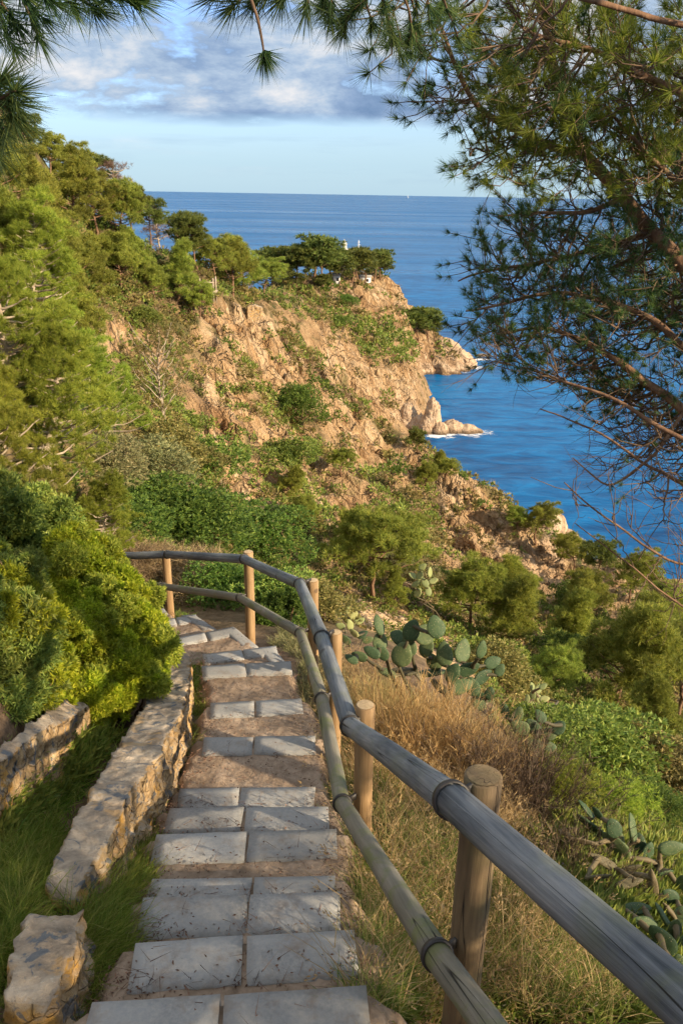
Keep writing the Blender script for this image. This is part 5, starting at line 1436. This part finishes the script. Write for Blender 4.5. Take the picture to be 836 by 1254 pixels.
# picture regions of the crown: polygon, number of side branches, depth range, needle length, share of needled twigs
REG = [([(640, 0), (836, 0), (836, 130), (700, 150), (620, 100)], 62, (3.3, 4.6), .075, 1.0), ([(520, 0), (650, 0), (660, 110), (590, 120), (545, 80), (500, 60)], 15, (3.0, 4.2), .066, 1.0),
       ([(420, -30), (540, -30), (545, 70), (480, 60), (440, 20)], 5, (2.5, 3.2), .07, 1.0), ([(520, 120), (560, 90), (680, 140), (836, 130), (836, 260), (640, 235), (580, 205)], 74, (3.5, 4.7), .062, .95),
       ([(590, 245), (836, 250), (836, 400), (640, 400), (556, 400), (548, 350), (585, 290)], 100, (3.8, 5.2), .058, .9), ([(560, 395), (836, 390), (836, 520), (700, 480), (630, 475), (590, 450)], 70, (3.8, 5.0), .052, .72),
       ([(700, 470), (836, 500), (836, 690), (760, 640), (720, 560)], 30, (3.6, 4.6), .05, .10), ([(690, 590), (836, 640), (836, 745), (770, 700)], 9, (3.4, 3.9), .05, .0),
       ([(840, -100), (960, -100), (940, 60), (840, 160)], 24, (3.2, 4.4), .07, 1.0)]
tw = MB(); NC, ND, NL = [], [], []
for poly, n, (ya, yb), nl, share in REG:
    xs = [p[0] for p in poly]; ys = [p[1] for p in poly]; c = 0
    while c < n:
        px = rt.uniform(min(xs), max(xs)); py = rt.uniform(min(ys), max(ys))
        if not inpoly(np.array([px]), np.array([py]), poly)[0]: continue
        c += 1; q = at_y(px, py, rt.uniform(ya, yb))
        # start from a limb point that lies towards the trunk
        d = np.linalg.norm(SKP - q, axis=1) + np.maximum(q[0] - SKP[:, 0] + .12, 0) * 2.0 + np.maximum(.15 - np.linalg.norm(SKP - q, axis=1), 0) * 3
        k = np.argmin(d + rt.uniform(0, .15, len(d))); s = SKP[k]; Ln = np.linalg.norm(q - s)
        if Ln > 1.3: s = q + (s - q) * 1.0
        br = crooked(s, q, 11, .10, rt); br[:, 2] -= np.sin(np.linspace(0, np.pi, 11)) * Ln * .10
        V, Q = tube(br - PB, np.linspace(min(SKR[k] * .7, .0045 + .004 * Ln), .0022, 11), 5, False); tw.add(V, Q)
        nt_ = int(5 + 9 * min(Ln, 1.0)); dirb = _norm(br[-1] - br[-4])
        for j in range(nt_):
            f = rt.uniform(.35, 1.0) if j else 1.0; a = br[min(10, int(f * 10))]; L = rt.uniform(.08, .24) * (1.0 if f < 1 else .5)
            dd = _norm(dirb + rt.normal(0, .75, 3) + (0, 0, .12)); e_ = a + dd * L; mdl = (a + e_) / 2 + rt.normal(0, .012, 3) - (0, 0, .01)
            V, Q = tube(np.array([a, mdl, e_]) - PB, [.0024, .002, .0015], 4, False); tw.add(V, Q)
            if rt.uniform() < share:
                NC.append(e_); ND.append(_norm(e_ - mdl + (0, 0, .03))); NL.append(nl)
                if rt.uniform() < .85: NC.append(mdl * .4 + e_ * .6); ND.append(_norm(dd + rt.normal(0, .6, 3))); NL.append(nl * .9)
            elif rt.uniform() < .8:   # bare forked twig
                for _ in range(2):
                    g2 = e_ + _norm(dd + rt.normal(0, .6, 3)) * L * .7; V, Q = tube(np.array([e_, (e_ + g2) / 2 + rt.normal(0, .006, 3), g2]) - PB, [.0014, .0011, .0007], 3, False); tw.add(V, Q)
tw.build('twig', M['bark_fine'], pine, True)
NC = np.array(NC); ND = np.array(ND); NL = np.array(NL); print('needle tufts', len(NC))
V, F = needles(NC - PB, ND, 42, NL, .0022, rt, .62); _q = proj(NC); _lit = np.repeat((_q[:, 1] < 250) & (_q[:, 0] > 560) & (rt.uniform(size=len(NC)) < .8), 42)  # upper right tufts take the leaf colour with painted sunlight
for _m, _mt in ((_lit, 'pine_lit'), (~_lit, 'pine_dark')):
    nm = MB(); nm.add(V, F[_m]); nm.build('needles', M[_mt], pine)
# unseen rest of its crown, added behind the camera to shade the near steps
rt2 = np.random.default_rng(22)
cen = []; 
for _ in range(170):
    cen.append((rt2.uniform(2.4, 7.2), rt2.uniform(-3.4, 1.2), rt2.uniform(47.8, 52.0)))
cen = np.array(cen); V, F = lobes(cen - PB, np.full(len(cen), .42), 44, 9, .15, .010, .7, .7, .4, 'tri', rt2)
cm = MB(); cm.add(V, F); cm.build('crown', M['pine_dark'], pine)
lm2 = MB()
for i in range(10):
    q = cen[i * 7]; V, Q = tube(crooked(np.array(TRUNK[3 + i % 4]), q, 9, .08, rt2) - PB, np.linspace(.06, .015, 9), 7, False); lm2.add(V, Q)
lm2.build('limb', M['bark'], pine, True)


# sprays that hang into the top of the picture from pines whose trunks stand outside it
def spray(name, label, pts, side, seed, nl=.075, m=34, w=.0022):
    rng = np.random.default_rng(seed); P = np.array([at_y(*p) for p in pts]); base = P[0]
    e = empty(name, tuple(base)); tag(e, label, 'pine branch', 'pine sprays hanging into the top of the view')
    s = np.linspace(0, 1, len(P)); q = np.linspace(0, 1, len(P) * 4); C = np.stack([np.interp(q, s, P[:, i]) for i in range(3)], 1)
    for _ in range(2): C[1:-1] = (C[:-2] + C[1:-1] * 2 + C[2:]) / 4
    tb = MB(); V, Q, T = tube(C - base, np.linspace(.0045, .002, len(C)), 7); tb.add(V, Q, T); NC, ND = [C[-1]], [_norm(C[-1] - C[-2])]
    for (px, py, Y) in side:
        t = at_y(px, py, Y); k = np.argmin(np.linalg.norm(C - t, axis=1)); k = max(0, k - 2)
        br = crooked(C[k], t, 7, .07, rng); V, Q, T = tube(br - base, np.linspace(.004, .002, 7), 5); tb.add(V, Q, T)
        NC.append(t); ND.append(_norm(br[-1] - br[-2])); NC.append(br[4]); ND.append(_norm(br[-1] - br[-2])); NC.append(br[5]); ND.append(_norm(br[-1] - br[-2]))
    for k in (range(len(C) // 2, len(C)) if side else (len(C) - 2, len(C) - 1)): NC.append(C[k]); ND.append(_norm(C[k] - C[k - 1]))
    tb.build('twig', M['bark_fine'], e, True)
    V, F = needles(np.array(NC) - base, np.array(ND), m, nl, w, rng, .55); mb = MB(); mb.add(V, F); mb.build('needles', M['pine_dark'], e)


spray('pine_spray', 'dark pine spray hanging at the left edge below the sky corner', [(-160, 60, 1.5), (-80, 90, 1.5), (-20, 115, 1.5), (12, 125, 1.5)], [(20, 112, 1.45), (5, 165, 1.55), (-15, 145, 1.5), (15, 140, 1.5), (-20, 180, 1.6), (0, 100, 1.5), (-5, 190, 1.55)], 31)
spray('pine_spray', 'wide pine spray across the top left corner of the sky', [(-100, -60, 1.7), (-20, -30, 1.7), (60, -12, 1.7), (130, -5, 1.7), (165, 0, 1.7)],
      [(20, 30, 1.7), (50, 20, 1.75), (-5, 45, 1.6), (90, 8, 1.7), (30, -5, 1.7), (120, 12, 1.75), (60, 0, 1.65), (0, 10, 1.7), (15, 55, 1.7), (150, -8, 1.7), (185, -12, 1.75), (-20, 20, 1.6), (100, -15, 1.7), (45, 42, 1.7)], 32)
spray('pine_spray', 'drooping pine sprig with a star of needles above the clouds', [(290, -60, 1.9), (300, -20, 1.9), (315, 20, 1.9), (321, 50, 1.9), (323, 64, 1.9)], [], 33, .062, 60)
spray('pine_spray', 'pine spray at top centre left of the framing pine', [(420, -60, 2.0), (370, -30, 2.0), (320, -15, 2.0), (265, -5, 2.0)], [(285, 8, 2.0), (310, 5, 2.05), (345, 0, 2.0), (375, 10, 2.0), (262, -12, 2.0), (330, -10, 2.0), (395, 5, 2.1), (405, 20, 2.1)], 34)
spray('pine_spray', 'thick pine spray at the top between the star sprig and the near pine', [(520, -60, 2.2), (470, -20, 2.2), (440, 5, 2.2), (425, 20, 2.2)],
      [(400, 10, 2.2), (420, 35, 2.2), (455, 30, 2.2), (480, 45, 2.25), (500, 50, 2.3), (440, -5, 2.2), (470, 10, 2.2), (510, 25, 2.3), (490, 65, 2.3), (530, 40, 2.3), (550, 10, 2.4), (515, 65, 2.4), (560, 45, 2.4)], 35, .068, 38)
# ------------------------------------------------------------------ sea rocks
def sea_rock(name, label, pts, seed, group=None):
    """pts: (world centre, (rx, ry, rz)) blobs merged into one craggy mesh"""
    import bmesh
    mb = MB(); rng = np.random.default_rng(seed)
    for (c, r) in pts:
        bm = bmesh.new(); bmesh.ops.create_icosphere(bm, subdivisions=5, radius=1.0)
        V = np.array([v.co[:] for v in bm.verts]); F = np.array([[v.index for v in f.verts] for f in bm.faces]); bm.free()
        Pw = V * r + c; cell = worley(Pw, .38, seed)[2] - .5
        f = 1 + fbm(V * 1.6 + seed, 4, ridged=True) * .16 + cell * .24 + fbm(V * 7 + seed, 2) * .05
        V = V * f[:, None] * r
        V[:, 2] = np.where(V[:, 2] > 0, V[:, 2], V[:, 2] * .4)
        mb.add(V + np.array(c), F)
    o = mb.build(name, M['sea_rock']); tag(o, label, 'rock', group); return o


def rock_mat():
    m, nt, out = new_mat('pale_sea_rock'); g = NG(nt); pos = g.n('ShaderNodeNewGeometry').outputs['Position']; sp = g.n('ShaderNodeSeparateXYZ'); g.link(pos, sp.inputs[0])
    n = g.noise(pos, .5, 6, .65, .5); n2 = g.noise(pos, 2.5, 5, .65)
    col = g.ramp(g.math('ADD', g.math('MULTIPLY', n, .6), g.math('MULTIPLY', n2, .4)), [(.32, (.20, .13, .085)), (.45, (.44, .31, .20)), (.58, (.56, .42, .29)), (.7, (.62, .52, .40))])
    col = g.mix(g.mapr(sp.outputs[2], 1.1, .3), col, (.14, .10, .065))
    principled(g, out, col, .9, g.bump(n2, .8, .5), .15); return m


M['sea_rock'] = rock_mat()
W0 = lambda px, py, z=0.0: at_z(px, py, z)
a = W0(530, 530); sea_rock('sea_stack', 'pale pointed sea stack rising beside the cliff foot', [(a + (-.2, 1.0, 1.2), (2.0, 1.8, 5.6)), (a + (-1.4, .5, .4), (1.9, 1.8, 3.4)), (a + (1.6, .0, -.2), (2.0, 1.6, 2.6))], 3)
a = W0(566, 529); sea_rock('sea_rock', 'low grey-brown rock ringed by surf beside the sea stack', [(a + (-2.0, .8, -.3), (3.0, 2.6, 2.5)), (a + (1.0, .5, -.4), (3.0, 2.4, 2.0)), (a + (3.0, .3, -.5), (2.0, 1.6, 1.4)), (a + (-3.9, .3, -.4), (1.8, 1.6, 1.9))], 5)
a = W0(575, 449); sea_rock('sea_rock', 'outermost boulder at the tip of the rocky point', [(a + (-.5, 0, 0), (2.6, 2.2, 2.5)), (a + (-3.6, .4, .4), (3.2, 2.6, 3.6))], 7)
a = W0(556, 451); sea_rock('sea_rock', 'big orange boulders along the foot of the rocky point', [(a + (0, .5, 1.2), (4.0, 3.0, 5.0)), (a + (-5.5, 1, 1.2), (4.2, 3, 4.2)), (a + (-2.2, 2.2, 3.4), (4.2, 3, 5.2)), (a + (2.8, 1.2, .8), (3, 3, 3.9))], 9)
a = W0(590, 436); sea_rock('sea_rock', 'flat skerry awash off the tip of the rocky point', [(a, (1.8, 1.4, .7))], 11)
a = W0(512, 458); sea_rock('sea_rock', 'small boulders on the shore of the inner cove', [(a, (2.0, 1.6, 1.6)), (a + (2.6, .8, 0), (1.6, 1.2, 1.2))], 13)
a = W0(690, 668); sea_rock('sea_rock', 'pale rock standing in surf beyond the crest pines', [(a + (-2.0, 2.0, 1), (2.4, 2.2, 3.6)), (a + (.6, 1.2, 0), (1.8, 1.8, 1.8))], 15)
a = W0(508, 528); sea_rock('sea_rock', 'broken rocks between the cliff foot and the sea stack', [(a + (.5, 1, .5), (2.4, 2, 3.0)), (a + (-1.6, 2, 1.5), (2, 2, 4))], 17)


# surf: thin irregular sheets of foam on the water
def foam_mat():
    m, nt, out = new_mat('sea_foam'); g = NG(nt); pos = g.n('ShaderNodeNewGeometry').outputs['Position']
    at = g.n('ShaderNodeAttribute'); at.attribute_name = 'edge'
    n = g.noise(pos, .55, 6, .7, .8)
    fac = g.mapr(g.math('ADD', n, g.math('MULTIPLY', at.outputs['Fac'], .42)), .62, .78)
    d = g.n('ShaderNodeBsdfDiffuse'); d.inputs[0].default_value = (.80, .83, .85, 1); t = g.n('ShaderNodeBsdfTransparent'); mx = g.n('ShaderNodeMixShader')
    g.link(fac, mx.inputs[0]); g.link(t.outputs[0], mx.inputs[1]); g.link(d.outputs[0], mx.inputs[2]); g.link(mx.outputs[0], out.inputs[0]); return m


M['foam'] = foam_mat(); FV, FF, FE = [], [], []
nv = 0
for px, py, rx, ry in [(566, 529, 9.0, 5.0), (536, 534, 5.0, 3.0), (575, 450, 6.5, 4.5), (585, 440, 7, 3.0), (545, 456, 9, 2.6), (520, 457, 6, 2.0), (508, 500, 3, 6), (692, 668, 6, 4.5), (700, 672, 5, 3), (590, 436, 5, 2.2)]:
    c = W0(px, py); n, k = 32, 7
    for j in range(k):
        for i in range(n):
            a = 2 * math.pi * i / n; r = (j + .0) / (k - 1); FV.append((c[0] + math.cos(a) * rx * r, c[1] + math.sin(a) * ry * r, .008 + .006 * (nv % 7) / 7)); FE.append(1 - r)
    for j in range(k - 1):
        for i in range(n): FF.append((nv + j * n + i, nv + (j + 1) * n + i, nv + (j + 1) * n + (i + 1) % n, nv + j * n + (i + 1) % n))
    nv += n * k
fV = np.array(FV); fV[:, 2] = .01 + .05 * (np.arange(len(fV)) // 224) * .2
me = np_mesh('sea_foam', fV, np.array(FF)); at_ = me.attributes.new('edge', 'FLOAT', 'POINT'); at_.data.foreach_set('value', np.array(FE, np.float32)); me.materials.append(M['foam'])
fo = bpy.data.objects.new('sea_foam', me); COL.objects.link(fo); tag(fo, 'white surf around the rocks', 'surf', kind='stuff')

# ------------------------------------------------------------------ lighthouse, mast, houses on the headland
def box(mb, c, s):
    x, y, z = c; a, b, h = s[0] / 2, s[1] / 2, s[2]
    V = [(x - a, y - b, z), (x + a, y - b, z), (x + a, y + b, z), (x - a, y + b, z), (x - a, y - b, z + h), (x + a, y - b, z + h), (x + a, y + b, z + h), (x - a, y + b, z + h)]
    mb.add(V, [(0, 3, 2, 1), (4, 5, 6, 7), (0, 1, 5, 4), (1, 2, 6, 5), (2, 3, 7, 6), (3, 0, 4, 7)])


tp = at_y(421.5, 295, 262); gz = float(height(tp[0], tp[1])[0]); Ht = tp[2] - gz
lt = empty('lighthouse', (tp[0], tp[1], gz)); tag(lt, 'small white lighthouse rising above the headland pines', 'lighthouse')
mb = MB(); V, Q, T = tube([(0, 0, -1), (0, 0, Ht - 2.6), (0, 0, Ht - 2.6), (0, 0, Ht - 2.3)], [1.6, 1.3, 1.7, 1.7], 16); mb.add(V, Q, T); mb.build('tower', M['white'], lt)
mb = MB(); V, Q, T = tube([(0, 0, Ht - 2.3), (0, 0, Ht - .9), (0, 0, Ht - .9), (0, 0, Ht - .1), (0, 0, Ht + .5)], [.8, .8, 1.0, .3, .06], 14); mb.add(V, Q, T); mb.build('lantern', M['white'], lt)
mb = MB(); box(mb, (1.5, 0, Ht - 4.6), (3.6, 2.4, .9)); mb.build('annex', M['white'], lt)
tp = at_y(439, 294, 264); gz = float(height(tp[0], tp[1])[0]); Hm = tp[2] - gz
ms = MB(); V, Q, T = tube([(0, 0, -.5), (0, 0, Hm)], [.13, .09], 8); ms.add(V, Q, T)
for zz in (.93, .86): V, Q, T = tube([(-.5, 0, Hm * zz), (.5, 0, Hm * zz + .2)], [.05, .05], 6); ms.add(V, Q, T)
o = ms.build('radio_mast', M['white']); o.location = (tp[0], tp[1], gz); tag(o, 'thin pale mast right of the lighthouse', 'mast')
for i, (px, py, w_, lb) in enumerate([(447, 325, 3.2, 'long low white house among the pines right of the mast'), (412, 325, 1.7, 'small white house front between the headland pines')]):
    tp = ground_at(px, py + 20); tp[2] += .4; h_ = empty('house', (tp[0], tp[1], tp[2] - .6)); tag(h_, lb, 'house', 'white houses on the headland')
    gz = float(height(tp[0], tp[1])[0])
    mb = MB(); box(mb, (0, 0, gz - tp[2] - .5), (w_, 3, tp[2] - gz + 2.0)); mb.build('wall', M['white'], h_)
    rf = MB(); box(rf, (0, 0, 1.5), (w_ + .5, 3.5, .35)); rf.build('roof', M['slab'], h_)
    wd = MB(); box(wd, (w_ * .2, -1.52, .2), (.7, .06, .8)); wd.build('window', M['iron'], h_)

# the wooden lookout and the ruined wall on the ridge
p = ground_at(247, 356); Hh = 1.5
lk = empty('lookout', tuple(p)); tag(lk, 'small timber lookout with railing on the ridge among pines', 'lookout')
for x, y in ((-1.5, -1), (1.5, -1), (-1.5, 1), (1.5, 1), (0, -1)):
    mb = MB(); box(mb, (x, y, -1.5), (.16, .16, 1.5 + Hh)); mb.build('post', M['bark_pale'], lk)
for zz in (.6, 1.0):
    mb = MB(); box(mb, (0, -1.1, zz), (3.3, .08, .1)); mb.build('rail', M['bark_pale'], lk)
mb = MB(); box(mb, (0, 0, -.2), (3.4, 2.4, .2)); mb.build('deck', M['bark_pale'], lk)
A = ground_at(303, 384); B = ground_at(322, 386)
d = np.array([0, .9, 0]); up = np.array([0, 0, .9])
stone_wall('ruined_wall', [(A + up, A + up - d), ((A + B) / 2 + up * 1.25, (A + B) / 2 + up * 1.25 - d), (B + up * .8, B + up * .8 - d)], 2.6, 'ruined square stone wall at the top of the orange spur', 'ruin', 7, 6.0)
# far sailing boat near the horizon
c = at_z(499, 242.6, 0.0); bt = empty('sailing_boat', (c[0], c[1], 0)); tag(bt, 'tiny white sailing boat near the horizon', 'boat')
s = 0.006 * np.linalg.norm(c - CAM) / 6
mb = MB(); hv = [(-3, 0, 0), (3, 0, 0), (3.6, 0, 1.1), (-3.2, 0, 1.0), (-2.6, .9, 0), (2.2, .9, 0), (2.6, 1.1, 1.05), (-3.0, 1.0, 1.0), (-2.6, -.9, 0), (2.2, -.9, 0), (2.6, -1.1, 1.05), (-3.0, -1.0, 1.0)]
mb.add(np.array(hv) * s * .35, [(4, 5, 6, 7), (9, 8, 11, 10), (5, 1, 2, 6), (1, 9, 10, 2), (8, 4, 7, 11), (7, 6, 10, 11), (4, 8, 9, 5)], [(6, 2, 10)]); mb.build('hull', M['white'], bt)
mb = MB(); mb.add(np.array([(-2.4, .02, 1.6), (.4, .25, 1.6), (.5, .02, 9), (-2.4, -.02, 1.6), (.4, .15, 1.6), (.5, -.02, 9)]) * s * .35, [(0, 1, 2), (5, 4, 3)], [(0, 3, 4, 1), (1, 4, 5, 2), (2, 5, 3, 0)]); mb.build('sail', M['white'], bt)
# ------------------------------------------------------------------ light and sky
SUN_EL, SUN_AZ = 21 * D2R, 116 * D2R      # azimuth clockwise from +Y (the view direction)
sd = Vector((math.sin(SUN_AZ) * math.cos(SUN_EL), math.cos(SUN_AZ) * math.cos(SUN_EL), math.sin(SUN_EL)))
sl = bpy.data.lights.new('sun', 'SUN'); sl.energy = 5.0; sl.angle = 0.6 * D2R; sl.color = (1.0, 0.80, 0.55)
so = bpy.data.objects.new('sun', sl); COL.objects.link(so)
so.rotation_euler = sd.to_track_quat('Z', 'Y').to_euler(); so.location = (40, -30, 90)

w = bpy.data.worlds.new('World'); sc.world = w; w.use_nodes = True
nt = w.node_tree; nt.nodes.clear(); g = NG(nt)
wo = g.n('ShaderNodeOutputWorld'); bg = g.n('ShaderNodeBackground')
sky = g.n('ShaderNodeTexSky'); sky.sky_type = 'NISHITA'; sky.sun_disc = False
sky.sun_elevation = SUN_EL; sky.sun_rotation = SUN_AZ; sky.altitude = 50; sky.air_density = 1.0; sky.dust_density = 0.7; sky.ozone_density = 2.0
tc = g.n('ShaderNodeTexCoord'); sp = g.n('ShaderNodeSeparateXYZ'); g.link(tc.outputs['Generated'], sp.inputs[0])
z = g.math('MAXIMUM', sp.outputs[2], 0.012)
# a cloud deck seen in perspective: direction projected on a flat layer
cb = g.n('ShaderNodeCombineXYZ')
zz = g.math('ADD', z, 0.10)
g.link(g.math('DIVIDE', sp.outputs[0], zz), cb.inputs[0]); g.link(g.math('DIVIDE', sp.outputs[1], zz), cb.inputs[1])
cv = g.scale(cb.outputs[0], (1.0, 1.0, 1.0))
n_big = g.noise(cv, 0.9, 3, .5)
n_puff = g.noise(cv, 2.6, 8, .55, .3)
el3 = g.n('ShaderNodeCombineXYZ'); g.link(sp.outputs[0], el3.inputs[0]); g.link(sp.outputs[1], el3.inputs[1]); g.link(g.math('MULTIPLY', sp.outputs[2], 2.6), el3.inputs[2])
lump = g.noise(el3.outputs[0], 7.0, 10, .62, .12)
lump2 = g.noise(el3.outputs[0], 2.6, 4, .5)
cover = g.math('ADD', g.math('MULTIPLY', n_big, .35), g.math('MULTIPLY', lump, .65))
edge = g.mapr(g.math('ADD', z, g.math('MULTIPLY', g.math('SUBTRACT', n_big, .5), .03)), 0.066, 0.082)
dens = g.math('MULTIPLY', g.mapr(cover, .385, .44), edge)
# thin streaks above the horizon
cs = g.n('ShaderNodeCombineXYZ'); g.link(sp.outputs[0], cs.inputs[0]); g.link(g.math('MULTIPLY', sp.outputs[2], 14), cs.inputs[2])
streak = g.math('MULTIPLY', g.mapr(g.noise(cs.outputs[0], 3.0, 5, .6), .50, .75), .35)
dens = g.math('MAXIMUM', dens, streak)
lit = g.math('ADD', g.math('MULTIPLY', lump, .7), g.math('MULTIPLY', lump2, .3))
lit = g.math('SUBTRACT', lit, g.mapr(sp.outputs[2], .115, .072, 0.0, .055))
lit = g.math('ADD', lit, g.mapr(sp.outputs[2], .16, .30, 0.0, .05))
ccol = g.ramp(lit, [(0.35, (0.9, 1.45, 2.4)), (0.43, (1.4, 2.0, 3.0)), (0.485, (2.2, 2.8, 3.6)), (0.53, (3.2, 3.5, 3.9)), (0.59, (4.5, 4.35, 4.3))])
skyc = g.mix(1.0, sky.outputs[0], (0.88, 0.97, 1.30), 'MULTIPLY')
skyc = g.mix(g.mapr(sp.outputs[2], .16, .03, 0.0, .85), skyc, (2.35, 3.4, 4.05))
fin = g.mix(dens, skyc, ccol)
g.link(fin, bg.inputs[0]); bg.inputs[1].default_value = 0.115
g.link(bg.outputs[0], wo.inputs[0])

sc.view_settings.view_transform = 'Standard'; sc.view_settings.look = 'None'
sc.view_settings.gamma = 1; sc.view_settings.use_curve_mapping = False
sc.view_settings.exposure = 0.9
sc.cycles.max_bounces = 5; sc.cycles.diffuse_bounces = 2; sc.cycles.glossy_bounces = 2; sc.cycles.transmission_bounces = 3; sc.cycles.transparent_max_bounces = 6
sc.cycles.use_denoising = True
sc.cycles.use_adaptive_sampling = True; sc.cycles.adaptive_threshold = 0.03
sc.cycles.caustics_reflective = False; sc.cycles.caustics_refractive = False
for o in list(bpy.data.objects):
    if '_h' in o: del o['_h']
print('tris', sum(len(o.data.polygons) for o in bpy.data.objects if o.type == 'MESH'))
